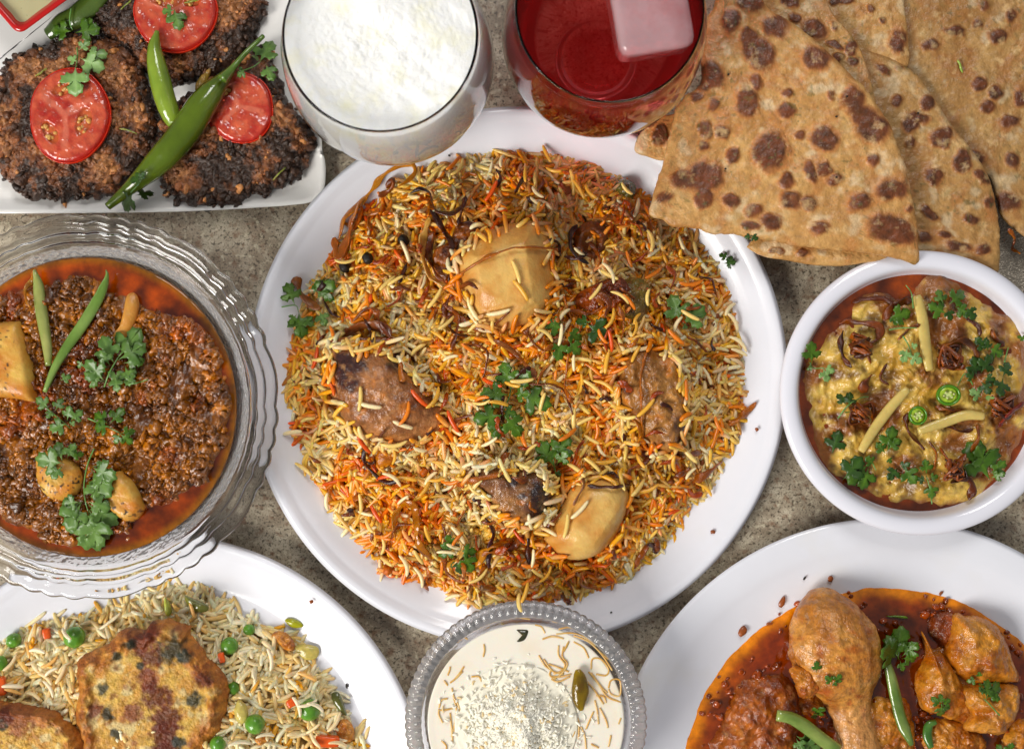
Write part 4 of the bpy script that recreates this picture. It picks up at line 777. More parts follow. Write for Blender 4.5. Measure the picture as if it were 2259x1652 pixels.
for o_, m_ in [([(722, 790), (728, 762), (860, 772), (900, 812), (945, 850), (985, 900), (992, 945), (955, 968), (905, 990), (850, 985), (795, 962), (755, 930), (730, 880)], 150), ([(1352, 830), (1362, 782), (1402, 752), (1450, 762), (1492, 778), (1508, 830), (1524, 885), (1520, 945), (1500, 990), (1462, 1008), (1425, 985), (1390, 955), (1368, 900)], 150), ([(1018, 1045), (1060, 1022), (1110, 1035), (1160, 1030), (1205, 1045), (1222, 1085), (1212, 1130), (1180, 1158), (1140, 1158), (1098, 1142), (1070, 1105)], 110), ([(1003, 600), (1012, 640), (1036, 682), (1052, 716), (1100, 734), (1160, 722), (1205, 690), (1226, 640), (1222, 580), (1212, 520), (1190, 487), (1130, 490), (1075, 508), (1040, 535), (1008, 562)], 90), ([(1190, 1180), (1215, 1220), (1280, 1245), (1340, 1215), (1385, 1150), (1392, 1070), (1370, 1050), (1290, 1050), (1250, 1080), (1220, 1130)], 60)]:
    q = spl(np.array(o_, float), m_, True); cq = q.mean(0); EP.append(cq+(q-cq)*(rs.uniform(.95, 1.1, (m_, 1))))
EP = np.vstack(EP)+rs.randn(sum(map(len, EP)), 2)*5; d = drop(EP, 2); n = len(d); e = 9.
px = np.clip((hq(d[:, 0]+e, d[:, 1])-hq(d[:, 0]-e, d[:, 1]))/(2*e), -.7, .7); py = np.clip((hq(d[:, 0], d[:, 1]+e)-hq(d[:, 0], d[:, 1]-e))/(2*e), -.7, .7); yw = rs.rand(n)*PI
a_, b_ = bpal(d[:, 0], d[:, 1], rs, n), bpal(d[:, 0], d[:, 1], rs, n)
V, F, C = grains(d, yw, np.arctan(px*np.cos(yw)+py*np.sin(yw)), rs.uniform(30, 60, n), rs.uniform(8.5, 11, n), .1*rs.randn(n), rs.rand(n)*6, a_, 6, b_)
mk('biryani_rice', V, F, mRice, 'rice grains heaped against the meat and potatoes of the biryani', 'rice', col=C, kind='stuff', grow=0)
# loose pieces: short shreds, peppercorns, the grains that lie free on top
rs = np.random.RandomState(77)
for i in range(125):
    a = rs.rand()*2*PI; r = math.sqrt(rs.rand())*.93; r *= np.interp(a, bang, brad, period=2*PI); x, y = bc_[0]+r*math.cos(a), bc_[1]+r*math.sin(a)
    k = (HC-100)/HC; X, Y = x/k+1129.5, 826-y/k; L = rs.uniform(18, 62); an = rs.rand()*PI; b = rs.uniform(-1.1, 1.1)
    if math.hypot(X-1115, Y-610) < 105 or math.hypot(X-1290, Y-1150) < 85: continue
    pth = [(X, Y), (X+L*math.cos(an)*.5-L*b*.3*math.sin(an), Y+L*math.sin(an)*.5+L*b*.3*math.cos(an)), (X+L*math.cos(an), Y+L*math.sin(an))]
    ca, cb = [(BR1, BR2), (DK1, DK2), (AM2, BR1), ((190, 84, 26), (150, 60, 22))][rs.randint(4)]
    strand(pth, rs.uniform(8, 16), 4, ca, cb, 'short crisp fried onion shred among the biryani grains', group='short onion shreds in the biryani', seed=100+i, curl=2)
for (x, y), lb in zip(fE((655, 765), (520, 815), (865, 660)), ('by the upper left onions', 'at the left edge of the rice', 'in the upper left rice')):
    d = drop([(x, y)], 2); V, F, _ = lumps(d, 12, None, 3, .15, .2, 1, 5); mk('clove_bud' if 0 else 'whole_spice', V, F, mPepper, 'dark whole spice berry '+lb, 'spice')
GM = []
for ci, c_ in enumerate([(250, 228, 176), (244, 208, 118), (240, 180, 62), (238, 132, 26), (226, 86, 14)]):
    m = M('loose_grain_%s' % ['cream', 'pale', 'yellow', 'orange', 'saffron'][ci], c_, rough=.3, sss=.25, sss_s=.0012, coat=.15, cr=.2, var=.08, vs=700, bumps=[(900, .2, .0002)])
    for k in range(4):
        V, F, _ = grains(np.zeros((1, 3)), np.zeros(1), np.array([0.]), np.array([42+5.*k]), np.array([9.6]), np.array([(-.10, -.03, .05, .14)[k]]), np.array([0.]), np.ones((1, 3)), 8 if 0 else 6)
        me = mesh_from('rice_grain', V, F); me.materials.append(m); GM.append((me, ci))
def loose(X, Y, an, me, label, group, sc=1.0, off=4.5, pit=0.):
    d = drop([(X, Y)], off)[0]; o = bpy.data.objects.new('rice_grain', me); COL.objects.link(o)
    d0 = hq(d[0]-18*math.cos(an), d[1]-18*math.sin(an)); d1 = hq(d[0]+18*math.cos(an), d[1]+18*math.sin(an)); pit = math.atan2(np.clip(d1-d0, -20, 20), 36)+pit
    d[2] = max(d[2], (d0+d1)/2+off)
    o.location = d*S; o.rotation_euler = (0, -pit, an); o.scale = (sc,)*3; tagit(o, label, 'rice grain', group)
for i in range(190):
    a = rs.rand()*2*PI; r = math.sqrt(rs.rand())*.97*np.interp(a, bang, brad, period=2*PI); x, y = bc_[0]+r*math.cos(a), bc_[1]+r*math.sin(a); k = (HC-100)/HC
    onpot = False
    X, Y = x/k+1129.5, 826-y/k
    if math.hypot(X-1115, Y-610) < 112 or math.hypot(X-1290, Y-1150) < 95 or (math.hypot((X-850)/1.4, Y-865) < 85 and rs.rand() < .6) or math.hypot(X-1440, (Y-885)/1.3) < 75 or math.hypot(X-1140, Y-1095) < 75: continue
    ci = rs.choice(5, p=[.27, .28, .2, .17, .08]); loose(X, Y, rs.rand()*PI, GM[ci*4+rs.randint(4)][0], 'long cooked rice grain lying loose on top of the biryani', 'loose grains on the biryani', rs.uniform(.75, 1.02))
for (x, y, an, ci) in [(1140, 600, 1.9, 1), (1100, 690, .2, 0), (1150, 640, 2.2, 2), (1250, 1160, 1.4, 1), (1280, 1125, .8, 0), (795, 880, 1.5, 1), (815, 895, -.2, 0), (1425, 900, .8, 2)]:
    loose(x, y, an, GM[ci*4+2][0], 'rice grain stuck on a potato or chicken piece in the biryani', 'grains stuck on the biryani meat and potato')
for (x, y, an) in [(925, 880, -.8), (998, 930, -1.1), (805, 980, -1.0), (1085, 845, -.4), (700, 790, 1.4)]:
    loose(x, y, an, GM[4*4+2][0], 'vivid saffron red grain lying on the left half of the biryani', 'saffron red grains on the biryani', 1.0)
# ================================================================== parathas
SP1 = [(850, 150, 75, 62, .1), (590, 125, 45, 60, 0), (750, 300, 75, 105, -.5), (700, 220, 50, 50, 0), (1085, 335, 78, 66, .2), (465, 440, 78, 76, .4), (680, 575, 58, 82, 0), (910, 538, 34, 30, 0), (905, 632, 46, 36, 0), (735, 470, 32, 36, 0), (1120, 795, 76, 70, 0), (815, 865, 92, 104, .5), (600, 880, 36, 40, 0), (440, 1010, 95, 85, 0), (330, 1020, 80, 50, 0), (430, 1130, 40, 60, 0), (1285, 570, 62, 72, .3), (1390, 720, 95, 82, .3), (1330, 660, 60, 60, 0), (1392, 915, 38, 40, 0), (1510, 1080, 88, 52, -.2), (1320, 1150, 72, 44, -.6), (1510, 1310, 132, 76, .3), (930, 1150, 56, 52, 0), (1035, 1165, 42, 42, 0), (815, 1265, 62, 44, .2), (720, 1200, 40, 36, 0), (1090, 1290, 54, 34, -.4), (590, 1150, 42, 40, 0), (540, 750, 36, 40, 0), (440, 740, 40, 46, 0), (400, 550, 34, 34, 0), (690, 20, 75, 50, 0), (1180, 1025, 40, 34, 0), (1120, 960, 44, 40, 0), (1030, 960, 30, 40, 0), (1160, 550, 20, 22, 0), (910, 1030, 40, 40, 0), (980, 770, 26, 28, 0), (430, 835, 30, 30, 0), (1050, 1000, 34, 40, 0), (1610, 1185, 28, 16, 0), (485, 600, 30, 30, 0), (210, 1120, 40, 24, 0), (700, 1290, 36, 24, 0)]
def paratha(out, spots, z, label, th=11, tone=0., seed=0, slope=None, grow=2, fr_=fC):
    sp_ = [(*T([fr_((x, y))[0]], z+th)[0], rx/1.4584*KPX*1.12, ry/1.4584*KPX*1.12, an) for x, y, rx, ry, an in spots]
    def sm(X, Y):
        m = 0*X; wob = .13*fbm(X/16., Y/16., 0, 3, seed+2); X, Y = X+9*fbm(X/26., Y/26., 0, 3, seed+20), Y+9*fbm(X/26., Y/26., 0, 3, seed+21)
        for x, y, rx, ry, an in sp_:
            dx, dy = X-x, -(Y-y); ca, sa = math.cos(an), math.sin(an); d = np.sqrt(((dx*ca+dy*sa)/rx)**2+((-dx*sa+dy*ca)/ry)**2)
            m = np.maximum(m, sst(1.30, .55, d+wob)*min(1, .35+rx/24.))
        return m
    def sl(X, Y): return 0 if slope is None else slope(X, Y)
    def dz(X, Y, t): return 5*fbm(X/75., Y/75., 0, 3, seed)+5*sm(X, Y)+2.2*fbm(X/14., Y/14., 0, 3, seed+1)+sl(X, Y)
    def col(X, Y, Z, t):
        a = mix(lin((218, 168, 96)), lin((190, 134, 66)), np.clip(.5+fbm(X/60., Y/60., 0, 4, seed+4), 0, 1)); a = mix(a, lin((222, 188, 138)), sst(.15, .5, fbm(X/30., Y/30., 0, 4, seed+5)))
        a = mix(a, lin((194, 124, 56)), .6*sst(.08, .42, fbm(X/34., Y/34., 0, 4, seed+6)))
        m = sm(X, Y); a = mix(a, lin((196, 126, 60)), sst(0, .35, m)*.85); b = mix(lin((116, 54, 20)), lin((66, 30, 12)), np.clip(.4+fbm(X/12., Y/12., 0, 3, seed+7), 0, 1)); a = mix(a, b, sst(.25, .9, m)*.93)
        gspk = sst(.6, .7, vn(X/7., Y/7., 0, seed+9))*.5; a = mix(a, lin((92, 96, 44)), gspk*sst(.0, .3, fbm(X/50., Y/50., 0, 2, seed+10)))
        return a*(1-tone)  # tone darkens the wedges behind: their shade is put into the colour
    V, F, C = blob(out, z, th, 300, 110, 22, 2.4, dz, .012, 30, col, seed, zt=z+th, und=.985, rm=1.15)
    # the fold seam: a second thin leaf under the first
    t = thing('paratha', V[0, 0], V[0, 1], z, label, 'flatbread', 'folded parathas stacked at the top right'); mk('top_layer', V, F, mRoti, parent=t, col=C, grow=grow)
    return t, out
def rsp(seed, box, n, s=1.0):
    r = np.random.RandomState(seed); return [(r.uniform(box[0], box[2]), r.uniform(box[1], box[3]), r.uniform(22, 70)*s, r.uniform(20, 55)*s, r.uniform(-1, 1)) for _ in range(n)]
paratha(fC((1540, -400), (2500, -400), (2600, 1100), (2420, 1420), (2259, 1335), (2140, 1235), (2115, 1150), (2060, 1000), (1960, 1100), (1800, 900), (1640, 600), (1560, 380)), [(1990, 130, 30, 30, 0), (2030, 40, 24, 24, 0), (2190, 90, 28, 28, 0), (2110, 210, 50, 40, 0), (1860, 180, 60, 30, .2), (2190, 910, 50, 40, .3), (2050, 610, 40, 30, 0), (2090, 540, 40, 34, 0), (2010, 480, 40, 40, 0), (2150, 1150, 70, 50, 0), (1960, 900, 60, 40, 0), (2180, 700, 60, 30, 0), (1720, 260, 50, 30, 0), (2240, 560, 40, 50, 0)], 64, 'large paratha at the far right of the stack with a green shred on it', seed=41, tone=.3)
paratha(fC((1020, -300), (1530, -300), (1585, 40), (1604, 200), (1602, 380), (1480, 340), (1330, 330), (1180, 200), (1040, 60)), [(1540, 240, 52, 66, 0), (1380, 50, 26, 24, 0), (1240, 10, 40, 20, 0), (1180, 10, 30, 20, 0), (1450, 130, 24, 20, 0)], 80, 'narrow paratha wedge at the top, third from the left glass', seed=42, tone=.14)
paratha(fC((1150, 150), (1290, 250), (1450, 305), (1600, 380), (1680, 450), (1760, 570), (1870, 730), (1990, 880), (2070, 1020), (2108, 1170), (2130, 1350), (2122, 1542), (2060, 1530), (1990, 1505), (1850, 1470), (1700, 1440), (1500, 1420), (1300, 1200), (1100, 700)), [(1705, 590, 44, 40, 0), (1530, 575, 36, 30, 0), (1785, 790, 56, 50, 0), (1610, 720, 46, 40, 0), (1900, 920, 50, 56, .4), (2020, 1000, 60, 30, .5), (1690, 1350, 36, 34, 0), (1550, 390, 30, 26, 0), (1730, 1210, 60, 24, .4), (1890, 1400, 70, 26, .2), (2020, 1420, 40, 26, 0), (1740, 1010, 50, 40, 0), (1610, 805, 26, 26, 0), (2065, 1150, 26, 40, 0), (1640, 680, 60, 30, .3), (1800, 1330, 50, 20, .3), (1460, 400, 40, 24, .4), (1960, 1250, 40, 30, 0)], 84, 'second paratha wedge, behind the front one, reaching the haleem bowl', seed=43, tone=.24)
paratha(fC((740, -250), (1060, -120), (1180, 80), (1300, 220), (1362, 350), (1402, 500), (1420, 640), (1300, 640), (1000, 420), (760, 150)), [(1060, 165, 64, 56, .3), (930, 20, 50, 30, 0), (1175, 150, 22, 20, 0), (1270, 280, 36, 36, 0), (1180, 260, 50, 20, .4), (1290, 350, 30, 30, 0), (960, 100, 40, 24, .2), (1200, 330, 40, 24, 0)], 106, 'paratha wedge peeping out directly behind the front one', seed=44, tone=.16)
paratha(fC((300, 560), (270, 640), (200, 660), (90, 740), (52, 800), (48, 862), (120, 890), (205, 912), (330, 900), (400, 700)), [(185, 760, 44, 60, .2), (130, 700, 30, 30, 0)], 84, 'small corner of a paratha between the red glass and the front wedge', seed=45)
paratha(fC((700, 1380), (712, 1425), (790, 1462), (900, 1480), (1050, 1506), (1200, 1514), (1330, 1500), (1500, 1450), (1500, 1250), (900, 1200)), [(1000, 1440, 40, 20, 0), (850, 1420, 30, 18, 0)], 106, 'under leaf of the front paratha showing below its lower edge', seed=46, th=10)
paratha(fC((560, -250), (500, 20), (450, 110), (425, 300), (425, 440), (395, 500), (330, 540), (280, 620), (250, 740), (220, 860), (195, 960), (180, 1010), (150, 1110), (130, 1195), (150, 1235), (205, 1250), (255, 1290), (330, 1292), (400, 1300), (500, 1330), (600, 1330), (730, 1362), (840, 1368), (950, 1395), (1080, 1410), (1200, 1420), (1400, 1445), (1560, 1475), (1663, 1498), (1666, 1350), (1650, 1200), (1622, 1060), (1590, 930), (1540, 800), (1500, 700), (1430, 590), (1365, 500), (1280, 420), (1190, 330), (1100, 245), (1000, 160), (900, 95), (790, 20), (740, -100)), SP1, 124, 'front paratha wedge with large brown blisters, on top of the stack', seed=47, th=15)
strand(fC((1885, 340), (1895, 375), (1912, 415)), 7, 4, (140, 170, 80), (170, 190, 110), 'short green shred on the far right paratha', name='herb_shred', cat='herb', curl=1)
for (x, y), lb in zip(fC((575, 425), (1250, 550), (1190, 665), (558, 962), (1190, 1010), (1655, 645)), ('upper left', 'right blister', 'middle right', 'lower left', 'lower middle', 'second wedge')):
    d = drop([(x, y)], 0); V, F, _ = lumps(d, 2.6, None, 1); mk('pepper_fleck', V, F, mPepper, 'black pepper fleck on the paratha, '+lb, 'spice', grow=0)
sprig(None, LV(fC, (700, 1340, 740, 1368, 'd'), (705, 1345, 665, 1355, 'd')), 'green coriander scrap poking out under the front paratha', 'd', seed=31, off=-6)

strand([(2225, 505), (2238, 525), (2232, 548), (2250, 560)], 10, 5, (190, 120, 60), (130, 60, 26), 'curled fried onion shred under the far right paratha', seed=3)
V, F, C = blob([(2150, 300), (2500, 280), (2520, 760), (2330, 700), (2230, 668), (2170, 630)], 2, 4, 120, 12, 30, 2, None, 0, 1, lambda X, Y, Z, t: np.tile(lin((188, 178, 162)), (len(X), 1)), 3, zt=4)
mk('tray', V, F, M('hammered_foil', None, rough=.28, metal=.35, bumps=[(900, 1.0, .0008, 'v'), (1800, .6, .0003)], var=.35, vs=1500), 'silvery speckled tray edge showing right of the parathas', 'tray', col=C)

# ================================================================== haleem bowl
def pool(c, R, z, mat, col, label, name, seed=0, out=None, cat='sauce', dz=None, rings=70, seg=200, wob=None):
    a = np.arange(seg)/seg*2*PI; t = np.linspace(0, 1, rings+1)[1:]
    r = R*(1 if wob is None else wob(a)); X = c[0]+t[:, None]*r*np.cos(a); Y = c[1]+t[:, None]*r*np.sin(a); X = np.r_[c[0], X.ravel()]; Y = np.r_[c[1], Y.ravel()]
    tt = np.r_[0, np.repeat(t, seg)]; Z = z+(1.2*fbm(X/40., Y/40., 0, 3, seed) if dz is None else dz(X, Y, tt))
    i = np.arange(seg); F = [np.c_[np.zeros(seg, int), 1+i, 1+(i+1) % seg], grid_faces(rings, seg, 1)]
    n0 = 1+(rings-1)*seg; V = np.c_[X, Y, Z]; Vb = np.c_[c[0]+(V[n0:, 0]-c[0])*.9, c[1]+(V[n0:, 1]-c[1])*.9, V[n0:, 2]-24]; V = np.vstack([V, Vb]); m = n0+seg
    F.append(np.c_[n0+i, m+i, m+(i+1) % seg, n0+(i+1) % seg][:, ::-1])
    C = col(V[:, 0], V[:, 1], np.r_[tt, np.ones(seg)]); return mk(name, V, F, mat, label, cat, col=C)
fc = ctr(2030, 870, 72); FR = 271*(HC-72)/HC
pool(fc, FR, 71, mOil, lambda X, Y, t: mix(lin((158, 66, 6)), lin((80, 30, 6)), np.clip(.5+fbm(X/50., Y/50., 0, 3, 61), 0, 1)), 'dark orange oil pooled round the haleem in the white bowl', 'oil_sauce', 61)
HO = fI((195, 690), (215, 610), (270, 560), (310, 500), (400, 440), (450, 370), (470, 300), (540, 248), (640, 245), (700, 300), (760, 300), (790, 215), (860, 185), (940, 175), (1020, 190), (1080, 240), (1130, 290), (1210, 330), (1290, 380), (1370, 450), (1420, 560), (1430, 800), (1400, 1010), (1310, 1190), (1220, 1300), (1100, 1390), (940, 1420), (800, 1400), (640, 1390), (520, 1340), (420, 1300), (330, 1220), (265, 1100), (240, 980), (205, 860))
def hcol(X, Y, Z, t):
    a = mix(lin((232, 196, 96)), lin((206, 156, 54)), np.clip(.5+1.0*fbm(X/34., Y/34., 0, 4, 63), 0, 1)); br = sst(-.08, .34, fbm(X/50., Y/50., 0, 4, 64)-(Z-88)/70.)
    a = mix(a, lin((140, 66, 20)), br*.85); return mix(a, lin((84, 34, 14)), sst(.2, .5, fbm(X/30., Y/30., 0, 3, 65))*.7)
def hdz(X, Y, t):
    f1, f2, _ = wor(X/34.+.3*vn(X/20, Y/20), Y/34., 66); return 22*fbm(X/48., Y/48., 0, 4, 62)+12*(1-f1)+5*fbm(X/10., Y/10., 0, 3, 67)-6
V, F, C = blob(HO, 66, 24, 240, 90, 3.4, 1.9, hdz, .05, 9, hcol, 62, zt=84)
mk('haleem', V, F, mMash, 'thick yellow and brown haleem filling the white bowl', 'stew', col=C)
HON = [((380, 430), (430, 420), (520, 430), (600, 450), (590, 510), (540, 540), (510, 500)), ((400, 470), (390, 560), (420, 640), (450, 670)), ((480, 560), (500, 620), (530, 600), (550, 650)), ((620, 420), (660, 350), (740, 310), (770, 320)), ((450, 320), (520, 300), (620, 295), (680, 330)), ((900, 540), (960, 560), (1040, 520), (1100, 560), (1130, 620)), ((930, 640), (1000, 680), (1060, 660)), ((1060, 400), (1120, 440), (1140, 500)), ((1200, 460), (1220, 510), (1270, 550)), ((480, 880), (560, 860), (560, 940), (500, 960)), ((740, 920), (750, 1000), (800, 1060), (840, 1110)), ((860, 1060), (900, 1120), (890, 1220)), ((920, 1100), (980, 1180), (1010, 1200), (1060, 1130)), ((980, 1290), (1050, 1250), (1100, 1300), (1080, 1380)), ((1120, 970), (1130, 1040), (1090, 1120)), ((1180, 860), (1240, 880), (1300, 870)), ((640, 640), (600, 720), (650, 760)), ((820, 440), (760, 460), (700, 520)), ((560, 700), (520, 760), (500, 800)), ((860, 1000), (960, 980), (1040, 1010), (1100, 1000)), ((900, 880), (1010, 900), (1060, 930))]
for i, h_ in enumerate(HON):
    strand(fI(*h_), [22, 17, 15, 26, 15][i % 5]*.8, 5, [(170, 84, 24), (108, 48, 16), (188, 106, 36)][i % 3], [(84, 36, 14), (50, 22, 12)][i % 2], 'soft caramelised onion strip sunk in the haleem', group='caramelised onions in the haleem', seed=300+i, off=1, curl=2)
for i, (o_, lb) in enumerate([(((430, 480), (500, 440), (580, 500), (560, 600), (500, 660), (430, 600)), 'left of the upright ginger strip'), (((900, 520), (1000, 540), (1090, 600), (1050, 690), (940, 680), (890, 600)), 'right of the upright ginger strip'), (((450, 850), (540, 850), (560, 930), (500, 990), (450, 930)), 'left of the slanting ginger strip'), (((900, 1130), (1000, 1120), (1110, 1180), (1100, 1280), (980, 1330), (920, 1230)), 'low right, between coriander leaves'), (((1210, 820), (1320, 850), (1300, 920), (1220, 900)), 'below the right coriander')]):
    for j_ in range(13):
        rq_ = np.random.RandomState(400+i*9+j_); cxy = np.mean(o_, axis=0); pp = [(cxy[0]+rq_.uniform(-62, 62), cxy[1]+rq_.uniform(-62, 62)) for _ in range(4)]
        strand(fI(*pp), rq_.uniform(7, 13), 4, *[((176, 88, 26), (90, 40, 14)), ((110, 50, 18), (50, 22, 10)), ((196, 104, 30), (130, 60, 20))][j_ % 3], 'soft caramelised onion strip sunk in the haleem', group='caramelised onions in the haleem', seed=500+i*7+j_, off=3, curl=4)
def stick(path, w_, h_, label, seed=0, mat=mGinger, ca=(222, 200, 130), cb=(200, 164, 84), name='ginger_strip', cat='ginger', prof=None):
    n = 30; P2 = spl(np.array(path, float), n); P = drop(P2, h_*.6); z = P[:, 2]; z = np.maximum(np.linspace(z[:6].max(), z[-6:].max(), n), z.mean()); P = np.c_[T(P2, z), z]
    u = np.linspace(0, 1, n); ww = w_/2*(np.interp(u, np.linspace(0, 1, len(prof)), prof) if prof is not None else (.62+.38*np.sin(u*PI)**.5)); a, b = lin(ca), lin(cb)
    V, F, C = loft(P, ww, h_/2*np.clip(np.minimum(u, 1-u)*20+.6, 0, 1), 12, .15, lambda U, v, V: mix(a, b, np.clip(.5+fbm(U*5, v*2, 0, 3, seed), 0, 1)))
    d = V[:, :2]; return mk(name, V, F, mat, label, cat, col=C)
stick(fI((800, 280), (828, 400), (845, 540), (868, 685)), 26, 12, 'upright yellow ginger strip at the top of the haleem', 1)
stick(fI((752, 780), (660, 880), (570, 1000), (498, 1120)), 24, 12, 'long slanting ginger strip left of the chilli rings', 2)
stick(fI((1165, 930), (1060, 925), (940, 965), (805, 1010)), 23, 12, 'ginger strip lying just below the chilli rings', 3)
strand(fI((1380, 850), (1310, 900), (1240, 985)), 14, 9, (150, 70, 60), (108, 44, 36), 'reddish glossy onion strip at the right edge of the haleem', seed=9, off=4)
def ring(cx, cy_, rx, ry, label, seed):
    c = drop(fI((cx, cy_)), 0)[0]; k = (HC-c[2])/HC*KPX/1.3764; rt = thing('chilli_ring', *c, label, 'chilli ring')
    a = np.arange(48)/48*2*PI; P = np.c_[c[0]+rx*k*.88*np.cos(a), c[1]+ry*k*.88*np.sin(a), np.full(48, c[2]+8)]; P = np.vstack([P, P[:1]])
    V, F, _ = loft(P, rx*k*.13, 6.0, 10); mk('skin', V, F, M('ring_skin', (76, 132, 20), rough=.2, coat=.5, sss=.2, sss_s=.001), parent=rt)
    out = [((cx+rx*.84*math.cos(t))/1.3764*KPX+3000*KPX, (cy_+ry*.84*math.sin(t))/1.3764*KPX+950*KPX) for t in a[::2]]
    def col(X, Y, Z, t):
        dx, dy = (X-c[0])/(rx*k), (Y-c[1])/(ry*k); g = np.abs(np.sin(np.arctan2(dy, dx)*2+seed)); m = sst(.25, .0, np.abs(np.hypot(dx, dy)-.40)+.25*(1-g)-.05)
        return mix(mix(lin((176, 204, 92)), lin((206, 220, 150)), sst(.5, .2, t)), lin((96, 104, 40)), m*.8)
    V, F, C = blob(out, c[2]+3, 8, 48, 24, 8, 2, lambda X, Y, t: 1.2*vn(X/5, Y/5), 0, 1, col, seed, zt=c[2]+8); mk('flesh', V, F, M('ring_flesh', None, rough=.25, coat=.4, sss=.3, sss_s=.001), parent=rt, col=C)
    Cs = np.array([[c[0]+rx*k*.42*math.cos(t), c[1]+ry*k*.30*math.sin(t), c[2]+12] for t in (.3, 1.2, 2.2, 3.4, 4.4, 5.4)]); V, F, _ = lumps(Cs, 2.6, None, 1, .3, .1); mk('seeds', V, F, M('pale_seed', (214, 216, 150), rough=.3), parent=rt, kind='stuff')
ring(962, 815, 66, 56, 'larger green chilli ring on the haleem, upper right of the pair', 1)
ring(798, 925, 50, 52, 'smaller green chilli ring on the haleem, lower left of the pair', 2)
def sI(lb, seed, stem, ls, tone='g'): sprig(fI(*stem) if stem else None, LV(fI, *ls), lb, tone, seed=seed, off=5)
sI('broad glossy coriander cluster at the top of the haleem', 51, ((780, 350), (770, 270), (740, 225)), ((960, 380, 860, 330), (940, 330, 910, 250), (970, 330, 1050, 260), (1000, 340, 1080, 390), (960, 350, 980, 415, 'd'), (1060, 340, 1110, 410, 'd')))
sI('small coriander leaf left of the upright ginger', 52, ((650, 465), (720, 455), (800, 455)), ((650, 400, 760, 370), (660, 380, 690, 440)))
sI('light coriander leaf in the middle of the haleem', 53, ((725, 500), (750, 540), (770, 590)), ((750, 560, 720, 640, 'l'), (755, 600, 825, 640, 'l'), (760, 560, 800, 545, 'l')))
sI('coriander leaves at the left rim of the haleem bowl', 54, ((225, 640), (240, 670), (300, 670)), ((230, 650, 230, 530), (290, 665, 320, 745, 'l'), (295, 670, 355, 690, 'l'), (240, 665, 205, 680)))
sI('coriander sprig with long stem left of the slanting ginger', 55, ((375, 940), (430, 870), (500, 830), (540, 825)), ((420, 870, 370, 810, 'd'), (430, 880, 440, 800, 'd'), (400, 910, 440, 905)))
sI('coriander spray under the end of the slanting ginger', 56, ((540, 1140), (580, 1220)), ((640, 1120, 670, 985), (640, 1110, 700, 1050), (630, 1130, 580, 1070), (640, 1150, 660, 1180), (540, 1180, 430, 1290), (540, 1200, 500, 1320), (570, 1190, 520, 1150)))
sI('dark coriander bunch at the bottom of the haleem', 57, ((880, 1400), (870, 1320), (850, 1250)), ((700, 1200, 640, 1270, 'd'), (720, 1200, 790, 1290), (700, 1210, 760, 1180, 'd'), (860, 1260, 910, 1250), (850, 1240, 840, 1160), (850, 1280, 790, 1260, 'd'), (870, 1290, 880, 1370)))
sI('upright coriander leaf at the lower right of the haleem', 58, None, ((1190, 1270, 1075, 1070), (1180, 1210, 1120, 1090), (1190, 1240, 1270, 1170), (1190, 1260, 1270, 1235)))
sI('dark coriander cluster at the right of the haleem', 59, ((1100, 760), (1060, 700), (1020, 760)), ((1120, 720, 1100, 610), (1140, 700, 1200, 600), (1150, 720, 1220, 740, 'd'), (1140, 740, 1190, 810), (1110, 730, 1060, 700), (1260, 720, 1240, 820), (1260, 720, 1290, 640), (1150, 830, 1080, 790, 'l'), (1150, 830, 1215, 830, 'l')), 'd')
sI('coriander leaves at the upper right of the haleem', 60, ((1270, 640), (1290, 560)), ((1180, 570, 1110, 510, 'd'), (1180, 560, 1260, 600), (1180, 580, 1170, 520, 'd')))
sI('little round coriander leaf touching the right rim of the haleem bowl', 61, None, ((1390, 520, 1335, 500),))
sI('dark herb leaf tucked at the lower left of the haleem', 62, None, ((340, 1130, 380, 1010, 'd'), (400, 1270, 500, 1150, 'd')))
# ================================================================== keema in the glass bowl
kc = ctr(191, 898, 150); KRad = 331*(HC-150)/HC
oilc = lambda X, Y, t: mix(mix(lin((104, 38, 4)), lin((178, 70, 4)), np.clip(.5+1.3*fbm(X/50., Y/50., 0, 4, 81), 0, 1)), lin((150, 96, 12)), sst(.93, 1, t)*.8)
pool(kc, KRad, 148, mOil, oilc, 'orange-red oil round the minced meat in the glass bowl', 'oil_sauce', 81, rings=60)
_v = [kc]
V = np.array([[kc[0], kc[1], 60]]);
def body_under(c, R0, z0, R1, z1, mat, name, label):
    V, F = lathe([(0, z0), (R0*.8, z0), (R0, z0+6), (R1, z1)], *c, seg=120, n=30); V2 = V
    C = np.tile(lin((140, 70, 22)), (len(V), 1)); return mk(name, V, [F[0][:, ::-1]], mat, label, 'sauce', col=C, sp=False)
body_under((kc[0], kc[1]), 236, 26, KRad-2, 136, mOil, 'gravy', 'brown gravy seen through the side of the glass bowl')
def mfield(X, Y):
    x, y = X-kc[0], Y-kc[1]; r = np.hypot(x, y)/KRad; a = np.arctan2(y, x)
    e = .945+.05*np.sin(3*a+1)+.05*fbm(X/60., Y/60., 0, 3, 83); e = e-.13*np.exp(-((a-1.15)/.55)**2)-.10*np.exp(-((a+2.0)/.8)**2)-.10*np.exp(-((a-2.1)/.4)**2)-.06*np.exp(-((a+.9)/.5)**2)
    return 24*sst(e+.07, e-.08, r)-11+17*fbm(X/50., Y/50., 0, 4, 84)
def mincec(X, Y, rs=None):
    f = fbm(X/40., Y/40., 0, 4, 85); c = mix(lin((176, 110, 48)), lin((106, 60, 24)), np.clip(.5+1.1*f, 0, 1)); return mix(c, lin((176, 74, 18)), sst(.15, .5, fbm(X/55., Y/55., 0, 3, 86))*.5)
def kdz(X, Y, t):
    f1, _, _ = wor(X/19., Y/19., 87); g1, _, _ = wor(X/9., Y/9., 88); return mfield(X, Y)+9*(1-f1)+4*(1-g1)-5
